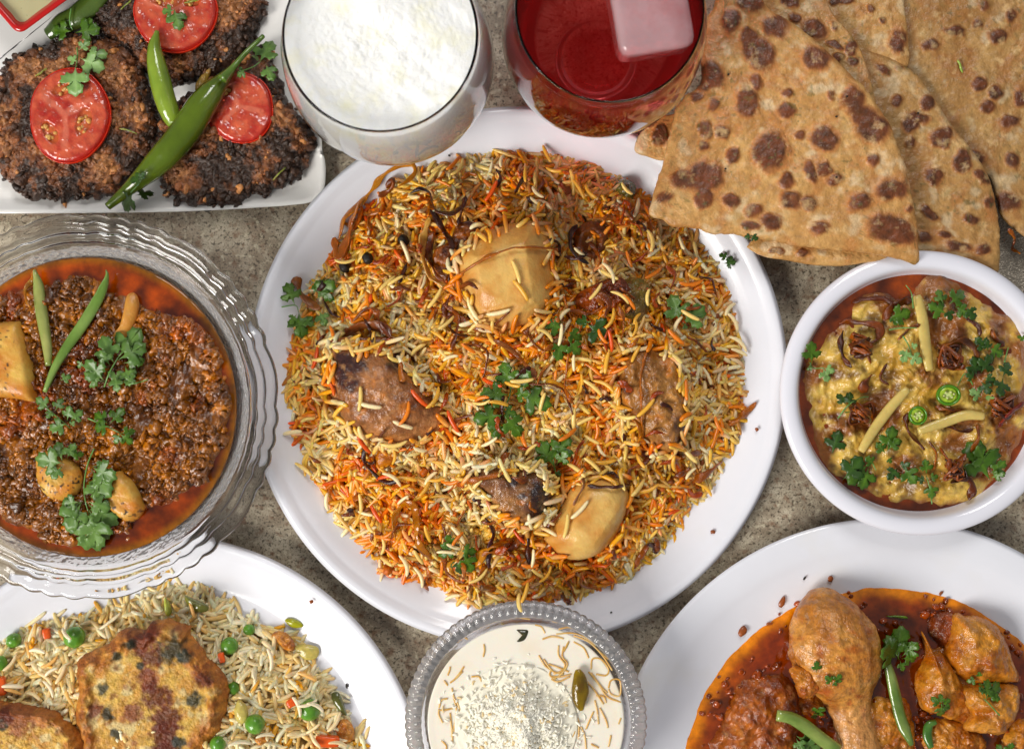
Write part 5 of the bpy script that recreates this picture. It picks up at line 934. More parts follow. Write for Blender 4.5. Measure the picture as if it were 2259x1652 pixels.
def kcol(X, Y, t): c = mincec(X, Y); return mix(c, lin((70, 34, 16)), sst(-.1, .5, fbm(X/12., Y/12., 0, 3, 89))*.5)
V, F, Cc = [None]*3
pool(kc, KRad*.985, 148, mMince, kcol, None, 'minced_meat', 84, dz=lambda X, Y, t: kdz(X, Y, t)-14*sst(.93, 1, t), rings=110, seg=340)
mm = bpy.data.objects['minced_meat']; tagit(mm, 'brown minced meat with lumps in the glass bowl', None, None, 'stuff'); mm.pop('category', None) if 'category' in mm else None
mm['category'] = 'minced meat'
rs = np.random.RandomState(90); n = 7000; a = rs.rand(n)*2*PI; r = np.sqrt(rs.rand(n))*KRad*.95; X = kc[0]+r*np.cos(a); Y = kc[1]+r*np.sin(a); f = mfield(X, Y)
ok = (f > -1+rs.rand(n)*9) & (vn(X/30., Y/30., 0, 91) > -.45+.0*X) ; X, Y = X[ok], Y[ok]; n = len(X); rr = 3.4+8.0*rs.rand(n)**2.4
C = mincec(X, Y)*(.5+1.0*rs.rand(n, 1)); V, F, C = lumps(np.c_[X, Y, 148+kdz(X, Y, 0)-rr*.05], rr, C, 2, .45, .85, 1, 92)
mk('minced_meat', V, F, mMince, 'loose crumbly lumps on the minced meat curry', 'minced meat', col=C, kind='stuff')
pf = lambda X, Y, Z, t: mix(mix(lin((228, 184, 84)), lin((206, 128, 28)), np.clip(.5+1.1*fbm(X/34., Y/34., 0, 4, 93), 0, 1)), lin((50, 34, 18)), sst(.45, .62, vn(X/4.5, Y/4.5, 0, 94))*sst(-.1, .3, fbm(X/40., Y/40., 0, 2, 95)))
chunk('potato', fM((-260, 760), (-100, 700), (0, 705), (130, 700), (210, 720), (290, 960), (340, 1200), (372, 1420), (360, 1560), (200, 1545), (0, 1520), (-260, 1480)), 40, 'large peppered potato chunk cut by the left photo edge', 'potato', pf, mPotato, p=7, q=2.4, seed=94, amp=3, sc=40, jit=.015, sink=14)
chunk('potato', fD((135, 1040), (180, 1000), (250, 1020), (310, 1070), (320, 1140), (280, 1190), (200, 1195), (145, 1130)), 26, 'rounded potato under coriander at the lower left of the mince', 'potato', pf, mPotato, seed=96, amp=4, sc=30, sink=10)
chunk('potato', fD((470, 1080), (520, 1120), (560, 1190), (568, 1245), (520, 1285), (470, 1265), (425, 1215), (430, 1120)), 26, 'wedge of potato at the bottom of the minced meat', 'potato', pf, mPotato, p=5, seed=97, amp=3, sc=30, sink=8)
chunk('potato', fD((520, 368), (545, 385), (550, 440), (530, 500), (500, 560), (460, 585), (435, 560), (470, 510), (490, 440), (500, 385)), 14, 'curved potato slice sunk in oil at the top of the bowl', 'potato', pcol((216, 152, 62), (186, 108, 30), 98), mPotato, seed=98, amp=2, sc=30, sink=5)
def halfc(path, w_, h_, label, ca, cb, seed, prof): return stick(path, w_, h_, label, seed, mChilli, ca, cb, 'green_chilli', 'green chilli', prof)
halfc(fM((370, 150), (410, 300), (430, 500), (470, 750), (510, 1000), (520, 1180)), 25, 13, 'split pale green chilli half standing at the upper left of the mince', (176, 178, 100), (124, 140, 62), 3, [.25, .9, 1, 1, .9, .8, .5])
halfc(fM((1140, 150), (1150, 230), (1060, 450), (900, 720), (740, 950), (600, 1180), (480, 1460)), 24, 13, 'long bright green chilli half slanting across the mince', (140, 168, 84), (104, 138, 54), 4, [.1, .8, 1, 1, .95, .8, .65, .4])
strand(fM((360, 170), (330, 280), (270, 350), (280, 460), (330, 560)), 12, 6, (206, 170, 96), (170, 110, 60), 'pale torn chilli membrane beside the split chilli', name='chilli_membrane', cat='green chilli', mat=mOnionT, seed=5)
def sD(lb, seed, stem, ls, tone='g', f=fD): sprig(f(*stem) if stem else None, LV(f, *ls), lb, tone, seed=seed, off=7)
sD('large coriander sprig in the upper middle of the mince', 71, ((415, 745), (440, 680), (490, 600), (540, 545)), ((470, 630, 560, 515), (470, 640, 580, 575), (455, 650, 410, 545), (440, 660, 400, 600), (420, 730, 340, 690), (420, 725, 345, 640), (430, 735, 500, 690), (460, 700, 470, 765), (490, 650, 575, 640, 'g'), (500, 660, 520, 740)), 'b')
sD('thin stem of coriander left of the large sprig', 72, ((510, 735), (550, 728), (590, 715)), ((510, 735, 535, 690), (330, 640, 315, 670), (240, 720, 285, 700)), 'b')
sD('coriander sprig at the left middle of the mince', 73, ((150, 800), (210, 850), (280, 910)), ((200, 830, 145, 790), (210, 835, 190, 870), (220, 840, 250, 790), (270, 880, 280, 820), (280, 880, 330, 840), (270, 890, 200, 915), (280, 900, 300, 880)), 'b')
sD('dark feathery coriander in the centre of the mince', 74, ((350, 870), (420, 900), (480, 930)), ((430, 890, 380, 850), (440, 890, 495, 830), (440, 900, 380, 910), (480, 930, 540, 920), (480, 930, 460, 970), (480, 930, 530, 970)), 'g')
sD('broad coriander leaf over the lower left potato', 75, None, ((260, 1050, 145, 1030), (250, 1060, 210, 1110), (250, 1040, 230, 965), (270, 1030, 300, 970), (280, 1020, 335, 1010, 'g')), 'b')
sD('tall coriander sprig with long stem at the bottom of the mince', 76, ((375, 990), (350, 1050), (335, 1130), (340, 1200), (365, 1280)), ((360, 1060, 465, 1110), (360, 1070, 440, 1180), (370, 1060, 430, 1060), (370, 1100, 400, 1200), (330, 1200, 240, 1250), (330, 1200, 270, 1315), (320, 1200, 250, 1210), (350, 1210, 470, 1290), (350, 1200, 440, 1230), (355, 1230, 430, 1350), (360, 1240, 390, 1395), (355, 1250, 345, 1390)), 'b')
# ================================================================== chicken curry plate
def kwell(z): return z
GO = fL((1350, 402), (1480, 400), (1620, 412), (1780, 430), (1900, 460), (2000, 520), (2100, 590), (2200, 660), (2300, 740), (2500, 1000), (2600, 1400), (2500, 1800), (1800, 2200), (1000, 2200), (400, 1900), (260, 1600), (265, 1420), (300, 1300), (345, 1180), (385, 1060), (440, 960), (500, 860), (550, 790), (640, 720), (720, 640), (800, 590), (880, 530), (980, 470), (1080, 440), (1200, 440))
def gcol(X, Y, Z, t):
    a = mix(lin((178, 78, 8)), lin((108, 42, 10)), sst(.96, .80, t+.10*fbm(X/30., Y/30., 0, 3, 99))); a = mix(a, lin((236, 136, 4)), sst(.88, .955, t+.04*fbm(X/30., Y/30., 0, 3, 98)))
    a = mix(a, lin((84, 40, 18)), sst(0, .4, fbm(X/46., Y/46., 0, 4, 101))*.7*sst(.97, .85, t)); return mix(a, lin((150, 52, 12)), sst(.1, .5, fbm(X/70., Y/70., 0, 3, 102))*.5*sst(.95, .85, t))
V, F, C = blob(GO, 16, 17, 260, 90, 10, 2.2, lambda X, Y, t: 2.2*fbm(X/40., Y/40., 0, 3, 100)+sst(.97, .82, t)*(5*fbm(X/22., Y/22., 0, 4, 103)+3), .018, 24, gcol, 100, zt=22)
mk('chicken_gravy', V, F, mOil, 'oily orange-brown gravy pooled in the deep white plate', 'sauce', col=C)
rs = np.random.RandomState(104); n = 900; P = rs.uniform([360, 440], [2259, 1349], (n, 2)); P = np.array([fL(tuple(p))[0] for p in P]); XY = T(P, 34); cen = T([fL((1400, 1300))[0]], 34)[0]
d = np.c_[XY, hq(XY[:, 0], XY[:, 1])]; inn_ = 0*d[:, 0]; GP = T(GO, 25); gcn = GP.mean(0); ga = np.arctan2(GP[:, 1]-gcn[1], GP[:, 0]-gcn[0]); gr = np.hypot(*(GP-gcn).T); go = np.argsort(ga); inn_ = np.hypot(d[:, 0]-gcn[0], d[:, 1]-gcn[1])/np.interp(np.arctan2(d[:, 1]-gcn[1], d[:, 0]-gcn[0]), ga[go], gr[go], period=2*PI)
ok = (d[:, 2] > 27) & (inn_ < .95) & (vn(XY[:, 0]/40, XY[:, 1]/40, 0, 5) > -.1); d = d[ok]; n = len(d)
V, F, C = lumps(d, 3+5.5*rs.rand(n)**2, lin((150, 66, 26))*(.5+rs.rand(n, 1)*.9), 2, .4, .3, .6, 105); V[:, 2] = np.where(V[:, 2] > 0, V[:, 2], 0)
mk('masala_bits', V, F, mOil, 'onion and tomato masala bits in the chicken gravy', 'sauce', col=C, kind='stuff')
chunk('chicken_piece', fL((1700, 820), (1800, 760), (1900, 720), (2120, 760), (2200, 950), (2180, 1160), (2050, 1260), (1860, 1200), (1720, 1100)), 34, 'wide fibrous chicken piece under the pieces at the right of the curry', 'chicken', meatc((206, 136, 60), (140, 68, 22), (90, 40, 18), 110, None, 24.), mMeat, seed=110, amp=10, sc=20, sink=8)
KM = lambda s, spot=None: meatc((216, 148, 62), (164, 84, 26), (96, 40, 20), s, spot, 36.)
fib = lambda sc, am, an, sd: (lambda X, Y, t: am*np.sin((X*math.cos(an)+Y*math.sin(an))/sc+3*fbm(X/50., Y/50., 0, 2, sd))*sst(1, .6, t))
chunk('chicken_piece', fL((470, 1360), (500, 1280), (540, 1200), (600, 1080), (640, 980), (760, 940), (900, 930), (965, 1000), (990, 1080), (1010, 1180), (980, 1300), (1000, 1450), (700, 1500)), 44, 'sauce-coated chicken piece at the lower left of the curry', 'chicken', meatc((176, 96, 40), (120, 54, 22), (76, 32, 18), 111, None, 24.), mMeat, seed=111, amp=14, sc=26, sink=8)
chunk('chicken_piece', fL((1400, 1080), (1500, 1060), (1600, 1080), (1640, 1200), (1650, 1349), (1600, 1500), (1300, 1500), (1280, 1300)), 40, 'chicken piece below the chilli strips at the bottom of the curry', 'chicken', KM(112), mMeat, seed=112, amp=12, sc=24, sink=8)
chunk('chicken_piece', fL((1760, 1180), (1900, 1200), (2020, 1260), (2060, 1349), (2000, 1450), (1760, 1450), (1690, 1300)), 34, 'orange chicken scrap at the bottom right of the curry', 'chicken', KM(113), mMeat, seed=113, amp=12, sc=18, sink=8)
chunk('chicken_piece', fL((1880, 588), (1950, 600), (2020, 605), (2110, 650), (2170, 740), (2210, 850), (2245, 960), (2170, 985), (2080, 975), (2000, 985), (1920, 960), (1870, 910), (1815, 830), (1840, 740), (1860, 660)), 52, 'large ridged chicken piece at the upper right of the curry', 'chicken', KM(114, [(2095-0, 1640, 0.01)]), mMeat, seed=114, amp=8, sc=30, sink=8, p=3, q=2, dz=fib(7, 2.5, .6, 3))
chunk('chicken_piece', fL((1930, 1000), (2050, 985), (2170, 980), (2235, 1000), (2252, 1080), (2230, 1180), (2150, 1275), (2050, 1270), (1930, 1240), (1970, 1160), (1925, 1080)), 44, 'chicken piece with coriander at the right edge of the curry', 'chicken', KM(115), mMeat, seed=115, amp=10, sc=26, sink=6, dz=fib(6, 2, 1.2, 4))
chunk('chicken_piece', fL((1690, 690), (1720, 730), (1750, 800), (1800, 805), (1850, 870), (1900, 950), (1942, 1040), (1930, 1140), (1860, 1190), (1780, 1160), (1700, 1140), (1662, 1040), (1655, 950), (1690, 880), (1715, 800)), 48, 'fibrous chicken piece just right of the chilli strip and leaf', 'chicken', KM(116), mMeat, seed=116, amp=9, sc=24, sink=6, dz=fib(6, 2.5, .2, 5))
chunk('chicken_piece', fL((2240, 1180), (2330, 1200), (2400, 1400), (2200, 1450), (2140, 1320), (2180, 1240)), 36, 'small chicken piece in the bottom right corner of the curry', 'chicken', KM(117), mMeat, seed=117, amp=10, sc=22, sink=6)
chunk('chicken_piece', fL((1740, 600), (1800, 570), (1870, 590), (1860, 700), (1820, 780), (1760, 740), (1720, 680)), 22, 'sauce-dark chicken knuckle above the leaf in the curry', 'chicken', meatc((150, 70, 28), (96, 40, 18), (60, 26, 16), 118), mMeat, seed=118, amp=7, sc=20, sink=6)
# drumstick: thick meat end, tapering to the bone
dr = thing('drumstick', *drop(fL((1180, 800)), 0)[0], 'big chicken drumstick lying in the middle of the curry', 'chicken')
DP = spl(np.array(fL((1120, 458), (1135, 540), (1165, 700), (1210, 850), (1245, 960), (1275, 1080), (1300, 1200), (1330, 1330), (1350, 1460)), float), 60)
ur = np.linspace(0, 1, 60); RR = np.interp(ur, [0, .02, .06, .14, .26, .38, .46, .54, .62, .72, .84, 1], [12, 30, 54, 76, 96, 97, 90, 68, 50, 42, 46, 52]); RR = np.convolve(np.r_[RR[0], RR, RR[-1]], [.25, .5, .25], 'valid')
zz = 26+RR*.62; DPW = np.c_[T(DP, zz+20), zz]
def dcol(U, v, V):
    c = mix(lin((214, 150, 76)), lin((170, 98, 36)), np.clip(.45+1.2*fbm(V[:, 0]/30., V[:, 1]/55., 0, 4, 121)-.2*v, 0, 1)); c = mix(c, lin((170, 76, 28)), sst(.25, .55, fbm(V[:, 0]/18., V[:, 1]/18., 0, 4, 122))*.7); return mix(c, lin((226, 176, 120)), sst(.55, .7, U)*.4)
V, F, C = loft(DPW, RR, RR*.72, 60, None, dcol)
ax = V-np.vstack([np.repeat(DPW, 60, 0), DPW[:1], DPW[-1:]]); w_ = 1+.13*fbm(V[:, 0]/34., V[:, 1]/34., V[:, 2]/34., 5, 123)+.022*fbm(V[:, 0]/7., V[:, 1]/30., V[:, 2]/12., 3, 124)-.07*sst(.12, 0, np.abs(V[:, 0]-DPW[20, 0]-14+6*vn(V[:, 1]/20, V[:, 1]*0))/40)*sst(0, 1, V[:, 2]/60)+.02*np.sin(V[:, 0]/4.5+V[:, 1]/30)
V = V-ax*(1-w_[:, None]); mk('meat', V, F, mMeat, parent=dr, col=C)
V, F, C = loft(np.c_[T(spl(np.array(fL((1195, 990), (1215, 1120), (1240, 1250), (1265, 1400)), float), 24), 70), np.full(24, 58.)], 17, 13, 16, None, lambda U, v, V: mix(lin((222, 176, 118)), lin((196, 140, 80)), np.clip(.5+fbm(U*5, v, 0, 3, 4), 0, 1))); mk('bone', V, F, mMeat, parent=dr, col=C)
for i, (o_, h_) in enumerate([(((930, 900), (1010, 880), (1090, 950), (1110, 1000), (1060, 1060), (990, 1060), (960, 980)), 30), (((930, 1110), (1000, 1040), (1090, 1040), (1150, 1090), (1120, 1150), (1030, 1170)), 20)]):
    chunk('torn_meat', fL(*o_), h_, None, None, KM(130+i), mMeat, seed=130+i, amp=8, sc=18, jit=.08, sink=12, parent=dr)
halfc(fL((850, 1155), (930, 1170), (1010, 1215), (1100, 1285), (1200, 1360)), 30, 18, 'thick green chilli strip at the lower left of the drumstick', (150, 168, 84), (104, 132, 52), 7, [.8, .9, 1, 1, 1, 1])
halfc(fL((1475, 850), (1500, 930), (1530, 1060), (1560, 1180), (1620, 1325)), 27, 16, 'long green chilli strip right of the drumstick', (140, 160, 84), (92, 122, 46), 8, [.6, .9, 1, 1, 1, .4])
halfc(fL((1760, 1190), (1720, 1210), (1710, 1270), (1730, 1340)), 22, 14, 'short curled green chilli strip below the fibrous chicken', (90, 134, 50), (64, 110, 40), 9, [.5, 1, 1, .6])
def sL(lb, seed, stem, ls, tone='g', off=7): sprig(fL(*stem) if stem else None, LV(fL, *ls), lb, tone, seed=seed, off=off)
sL('large coriander leaf above the long green chilli strip', 81, None, ((1540, 840, 1560, 650), (1540, 830, 1450, 780), (1550, 840, 1480, 700), (1560, 820, 1650, 740), (1560, 830, 1640, 830), (1550, 840, 1570, 900)), 'g', 12)
sL('two small coriander scraps on the drumstick', 82, None, ((1075, 910, 1075, 845), (1170, 970, 1125, 930), (1175, 970, 1215, 920), (1170, 960, 1190, 985)), 'g', 2)
sL('small coriander curl left of the drumstick bone', 83, None, ((1050, 1150, 1120, 1110), (1060, 1140, 1070, 1170)), 'g', 6)
sL('three-lobed coriander leaf on the fibrous chicken', 84, ((1790, 1090), (1795, 1130)), ((1785, 1100, 1730, 1050), (1790, 1100, 1835, 1060), (1785, 1090, 1780, 1030), (1790, 1090, 1780, 1155), (1790, 1100, 1835, 1110)), 'g', 2)
sL('coriander sprig across the right chicken piece', 85, ((2120, 1155), (2060, 1090), (2030, 1060)), ((2040, 1070, 2050, 950), (2040, 1060, 2115, 970), (2045, 1050, 2110, 1030), (1990, 950, 1930, 960), (2000, 940, 2000, 905), (2000, 960, 2020, 1000)), 'g', 3)
sL('bright coriander leaf at the bottom edge below the drumstick', 86, None, ((960, 1270, 1060, 1330), (960, 1280, 1000, 1360), (990, 1290, 1090, 1360)), 'b', 6)
sL('coriander leaf in the bottom right corner of the curry', 87, None, ((2160, 1380, 2100, 1320), (2160, 1380, 2190, 1310)), 'g', 4)
strand(fL((1480, 590), (1540, 597), (1600, 600)), 6, 4, (120, 150, 60), (90, 120, 50), 'thin green stalk floating in the gravy', name='herb_stalk', cat='herb', curl=1)
# ================================================================== pilau toppings
def pea(x, y, r, label, sunk=.0):
    c = drop(fJ((x, y)), 0)[0]; rr = r/1.3691*KPX*.95*(HC-c[2])/HC; V, F, _ = lumps([[0, 0, 0]], rr, None, 3, .04, .05, 1, int(x)); V = V+[c[0], c[1], c[2]+rr*(.25-sunk)]
    mk('pea', V, F, mPea, label, 'pea')
for x, y, r, lb, s_ in [(75, 547, 43, 'small green pea near the left edge of the pilau', .1), (403, 528, 60, 'large dimpled green pea above the patties', 0), (0, 668, 44, 'green pea cut by the left photo edge', .1), (1227, 577, 50, 'shaded green pea right of the round patty top', .2), (1330, 492, 34, 'half hidden dark green pea near the top right of the pilau', .5), (1657, 915, 60, 'large shiny green pea at the right of the pilau', -.1), (1366, 990, 58, 'round green pea lower right of the patty', 0), (1245, 805, 36, 'dark green pea sunk beside the patty', .6), (1165, 1100, 46, 'green pea at the bottom edge touching the patty', .2)]: pea(x, y, r, lb, s_)
def omelette(out, label, seed, spots, h=34):
    sps = [(*T([fJ((x, y))[0]], 130)[0], r*.4, c_) for x, y, r, c_ in spots]
    def col(X, Y, Z, t):
        a = mix(lin((216, 176, 80)), lin((192, 130, 48)), np.clip(.5+1.1*fbm(X/30., Y/30., 0, 4, seed), 0, 1)); a = mix(a, lin((222, 202, 142)), sst(.1, .4, fbm(X/24., Y/24., 0, 3, seed+1))*.7)
        a = mix(a, mix(lin((196, 122, 44)), lin((150, 76, 26)), np.clip(.5+1.3*fbm(X/14., Y/14., 0, 4, seed+11), 0, 1)), sst(.66, .92, t+.22*fbm(X/16., Y/16., 0, 3, seed+2))*.9)
        for x, y, r, c_ in sps: a = mix(a, lin(c_), sst(1.1, .5, np.hypot(X-x, Y-y)/r+.55*fbm(X/11., Y/11., 0, 4, seed+3))*.92)
        return mix(a, lin((126, 60, 28)), sst(.28, .5, fbm(X/20., Y/20., 0, 4, seed+5))*.6)
    chunk('fried_patty', out, h, label, 'patty', col, M('egg_crust', None, rough=.5, coat=.12, spec=.35, cr=.2, sss=.1, sss_s=.001, bumps=[(420, 1.0, .0012), (1600, .6, .0003)], var=.3, vs=380), seed=seed, amp=4, sc=28, jit=.05, p=7, q=2.4, seg=240, rings=90, sink=6, dz=lambda X, Y, t: 7*sst(.74, .82, t)*sst(.97, .88, t)*(1+1.6*fbm(X/13., Y/13., 0, 3, seed+7))-3*sst(.8, .7, t)+2.2*fbm(X/7., Y/7., 0, 3, seed+8))
RD, BK = (100, 36, 14), (40, 46, 32)
omelette(fJ((-120, 900), (-40, 880), (60, 885), (140, 905), (230, 915), (320, 955), (400, 1020), (440, 1080), (440, 1250), (300, 1320), (-120, 1320)), 'egg-fried patty cut off at the lower left corner', 151, [(100, 960, 130, (150, 84, 44)), (20, 960, 70, RD), (5, 1010, 40, BK), (220, 980, 50, (190, 120, 60))])
omelette(fJ((405, 690), (430, 640), (500, 600), (570, 570), (640, 505), (700, 480), (770, 490), (810, 452), (880, 448), (960, 462), (1005, 480), (1010, 520), (1050, 560), (1090, 620), (1150, 680), (1205, 740), (1215, 830), (1200, 920), (1170, 1040), (1130, 1080), (1100, 1180), (1000, 1260), (800, 1320), (600, 1290), (470, 1200), (420, 1090), (400, 960), (412, 840)), 'round egg-fried patty with a dark red seared stripe', 152,
 [(790, 500, 60, RD), (740, 570, 90, RD), (800, 640, 75, RD), (790, 760, 80, (128, 58, 34)), (830, 850, 90, RD), (880, 960, 100, RD), (870, 1070, 100, RD), (900, 1140, 80, RD), (920, 600, 85, BK), (980, 640, 50, BK), (690, 575, 40, BK), (1030, 870, 55, BK), (560, 950, 55, BK), (540, 820, 40, BK), (950, 1100, 45, BK), (610, 1050, 40, BK), (1080, 760, 55, RD), (500, 930, 50, (120, 60, 34)), (700, 950, 70, (140, 80, 50)), (620, 640, 40, BK), (740, 690, 24, BK)], 36)
def veg(fr_, x, y, wx, wy, wz, yaw, label, name, mat, cat='vegetable', off=2):
    c = drop(fr_((x, y)), off)[0]; V, F = rbox(c[0], c[1], c[2], wx, wy, wz, yaw, .2, .1); V += np.c_[1.2*vn(V[:, 0]/8, V[:, 1]/8, V[:, 2]/8, 1), 1.2*vn(V[:, 0]/8, V[:, 1]/8, V[:, 2]/8, 2), 0*V[:, 0]]; mk(name, V, F, mat, label, cat)
veg(fJ, 1750, 1085, 52, 24, 22, -.05, 'orange carrot baton at the lower right of the pilau', 'carrot_piece', mCarrot); veg(fJ, 250, 510, 16, 22, 14, .2, 'tiny carrot cube at the upper left of the pilau', 'carrot_piece', mCarrot)
veg(fJ, 5, 790, 22, 40, 20, .1, 'carrot piece at the left photo edge', 'carrot_piece', mCarrot); veg(fJ, 1560, 880, 20, 18, 14, .5, 'small carrot cube near the large shiny pea', 'carrot_piece', mCarrot); veg(fJ, 1185, 640, 14, 22, 12, .2, 'carrot bit under the shaded pea', 'carrot_piece', mCarrot)
mTO = M('cooked_onion', (206, 190, 120), rough=.22, sss=.5, sss_s=.003, coat=.4, var=.15, vs=150, bumps=[(200, .4, .0005)])
chunk('onion_piece', fJ((1575, 580), (1640, 570), (1700, 590), (1695, 640), (1640, 655), (1580, 620)), 10, 'translucent onion piece at the right edge of the pilau', 'onion', pcol((206, 190, 120), (176, 160, 84), 161), mOnionT, seed=161, amp=3, sink=0)
chunk('onion_piece', fJ((1250, 930), (1270, 870), (1310, 890), (1325, 950), (1300, 995), (1265, 985)), 10, 'translucent onion piece between patty and round pea', 'onion', pcol((206, 190, 120), (170, 160, 90), 162), mOnionT, seed=162, amp=3, sink=0)
chunk('pepper_piece', fJ((1520, 440), (1560, 430), (1610, 455), (1615, 478), (1560, 480)), 8, 'yellow-green vegetable scrap on the plate rim side of the pilau', 'vegetable', pcol((176, 176, 70), (140, 140, 50), 163), mOnionT, seed=163, amp=3, sink=0)
chunk('pepper_piece', fJ((985, 310), (1040, 330), (1110, 365), (1100, 395), (1050, 400), (1000, 360)), 12, 'olive green pepper piece at the top of the pilau', 'vegetable', pcol((128, 130, 50), (96, 96, 40), 164), mChilli, seed=164, amp=3, sink=0)
chunk('pepper_piece', fJ((880, 320), (905, 350), (915, 400), (890, 420), (875, 370)), 8, 'pale green cabbage sliver at the top of the pilau', 'vegetable', pcol((196, 200, 110), (160, 170, 80), 165), mOnionT, seed=165, amp=2, sink=0)
chunk('pepper_piece', fJ((1770, 840), (1810, 830), (1850, 930), (1840, 950), (1790, 900)), 10, 'dark green pepper strip right of the large pea', 'vegetable', pcol((110, 112, 44), (80, 84, 34), 166), mChilli, seed=166, amp=2, sink=0)
CHB = pcol((216, 146, 66), (166, 92, 36), 167, 14, .9)
chunk('chicken_bit', fJ((1450, 520), (1500, 500), (1560, 540), (1575, 600), (1520, 600), (1480, 560)), 14, 'fried egg bit beside the translucent onion in the pilau', 'egg', CHB, mMeat, seed=167, amp=5, sc=12, sink=2)
chunk('chicken_bit', fJ((1790, 990), (1850, 970), (1890, 1020), (1890, 1080), (1840, 1110), (1800, 1060)), 14, 'fried egg bit beside the carrot baton in the pilau', 'egg', CHB, mMeat, seed=168, amp=5, sc=12, sink=2)
chunk('chicken_bit', fJ((1355, 1070), (1400, 1050), (1430, 1080), (1390, 1110)), 8, 'small golden egg bit under the round pea', 'egg', CHB, mMeat, seed=169, amp=3, sc=10, sink=2)
PM = []
for ci, c_ in enumerate([(250, 234, 198), (246, 220, 168), (240, 186, 104)]):
    m = M('loose_pilau_grain_%s' % ['white', 'cream', 'golden'][ci], c_, rough=.32, sss=.3, sss_s=.0012, coat=.12, cr=.2, var=.06, vs=700)
    for k in range(3):
        V, F, _ = grains(np.zeros((1, 3)), np.zeros(1), np.array([0.]), np.array([40+5.*k]), np.array([9.4]), np.array([(-.10, .04, .12)[k]]), np.array([0.]), np.ones((1, 3))); me = mesh_from('rice_grain', V, F); me.materials.append(m); PM.append(me)
for i in range(80):
    x, y = rs.uniform(0, 1900), rs.uniform(300, 1130); p = fJ((x, y))[0]; w_ = T([p], 60)[0]
    if pt_(w_[0], w_[1]) > .96 or (380 < x < 1230 and y > 430) or (x < 440 and y > 860): continue
    loose(p[0], p[1], rs.rand()*PI, PM[rs.choice(3, p=[.5, .35, .15])*3+rs.randint(3)], 'long pale rice grain lying loose on top of the pilau', 'loose grains on the pilau', rs.uniform(.8, 1.02))
# ================================================================== dessert cup
mc = ctr(1160, 1593, 176); MR = 217*(HC-176)/HC
V, F = lathe([(0, 176), (MR*.4, 176), (MR*.8, 176), (MR*.96, 176.5), (MR*1.0, 178), (MR*.985, 165), (MR*.93, 130), (MR*.8, 92), (MR*.5, 66), (0, 60)], *mc, seg=160, n=60)
mk('milk_pudding', V, [F[0][:, ::-1]], mMilk, 'creamy vermicelli milk in the cut glass cup', 'dessert')
rs = np.random.RandomState(200)
def verm(P, zz_, wd=2.6, seed=0):
    n = 22; P2 = spl(np.array(P, float), n); z = np.full(n, float(zz_))+1.0*np.sin(np.linspace(0, 1, n)*PI); V = np.c_[T(P2, z), z]
    return loft(V, wd, wd*.8, 7, None, lambda U, v, V: mix(lin((232, 200, 146)), lin((216, 174, 110)), np.clip(.5+fbm(U*3+seed, v, 0, 2, seed), 0, 1)))
VM = [((1270, 400), (1350, 378), (1440, 395)), ((1380, 360), (1500, 350), (1600, 380), (1700, 450)), ((1520, 370), (1640, 420), (1740, 510), (1800, 560)), ((1520, 420), (1600, 470), (1640, 550)), ((1210, 285), (1260, 300), (1290, 350)), ((1060, 215), (1110, 230), (1170, 240)), ((1460, 470), (1480, 420), (1440, 500)), ((1400, 450), (1400, 530), (1450, 600), (1430, 650), (1360, 680)), ((1440, 460), (1430, 540), (1470, 600), (1420, 680), (1350, 720)), ((1660, 640), (1670, 560), (1740, 560), (1800, 640), (1780, 690), (1700, 680)), ((1800, 790), (1820, 730), (1890, 730), (1890, 850), (1820, 840), (1800, 800)), ((1640, 660), (1720, 760), (1790, 860), (1900, 905)), ((1660, 670), (1740, 780), (1790, 830)), ((1700, 850), (1760, 860), (1780, 910)), ((1690, 890), (1710, 980), (1720, 1080)), ((1730, 950), (1780, 1050), (1795, 1110)), ((1680, 980), (1640, 1070), (1620, 1120)), ((1900, 1030), (1880, 1080)), ((1820, 1170), (1800, 1260)), ((800, 440), (805, 490), (795, 540)), ((530, 750), (580, 710), (630, 660)), ((510, 690), (525, 650), (530, 620)), ((440, 950), (460, 890), (510, 875)), ((450, 970), (500, 965), (550, 955)), ((440, 960), (440, 1010), (470, 1070)), ((545, 790), (560, 870), (600, 940), (600, 1060), (570, 1140)), ((560, 880), (580, 960), (570, 1060), (540, 1180)), ((590, 920), (610, 1000), (600, 1100)), ((530, 990), (540, 1100), (550, 1220)), ((580, 420), (620, 400), (660, 370)), ((600, 400), (640, 385), (670, 400)), ((1280, 560), (1320, 620), (1360, 660), (1440, 680)), ((1320, 600), (1380, 620), (1480, 660)), ((1340, 720), (1400, 740), (1490, 700)), ((1340, 700), (1420, 700), (1500, 680)), ((700, 700), (760, 700), (780, 740)), ((1520, 1000), (1560, 1060), (1560, 1200)), ((1580, 1100), (1610, 1180), (1620, 1280)), ((1500, 1040), (1530, 1120), (1500, 1220)), ((460, 1210), (500, 1260), (480, 1320)), ((1340, 640), (1330, 690), (1380, 720)), ((480, 730), (510, 770)), ((1660, 1240), (1720, 1270)), ((1350, 255), (1390, 265)), ((640, 620), (600, 680), (560, 730)), ((1700, 470), (1760, 540), (1830, 650)), ((1400, 320), (1480, 305), (1560, 330)), ((1590, 700), (1680, 800), (1760, 920)), ((1240, 530), (1290, 610), (1350, 650))]
for i, v_ in enumerate(VM):
    V, F, C = verm(fK(*v_), 176.6, 1.9, i); mk('vermicelli_strand', V, F, mVerm, 'fine golden vermicelli strand floating in the milk pudding', 'vermicelli', 'vermicelli strands in the dessert cup', col=C, grow=0)
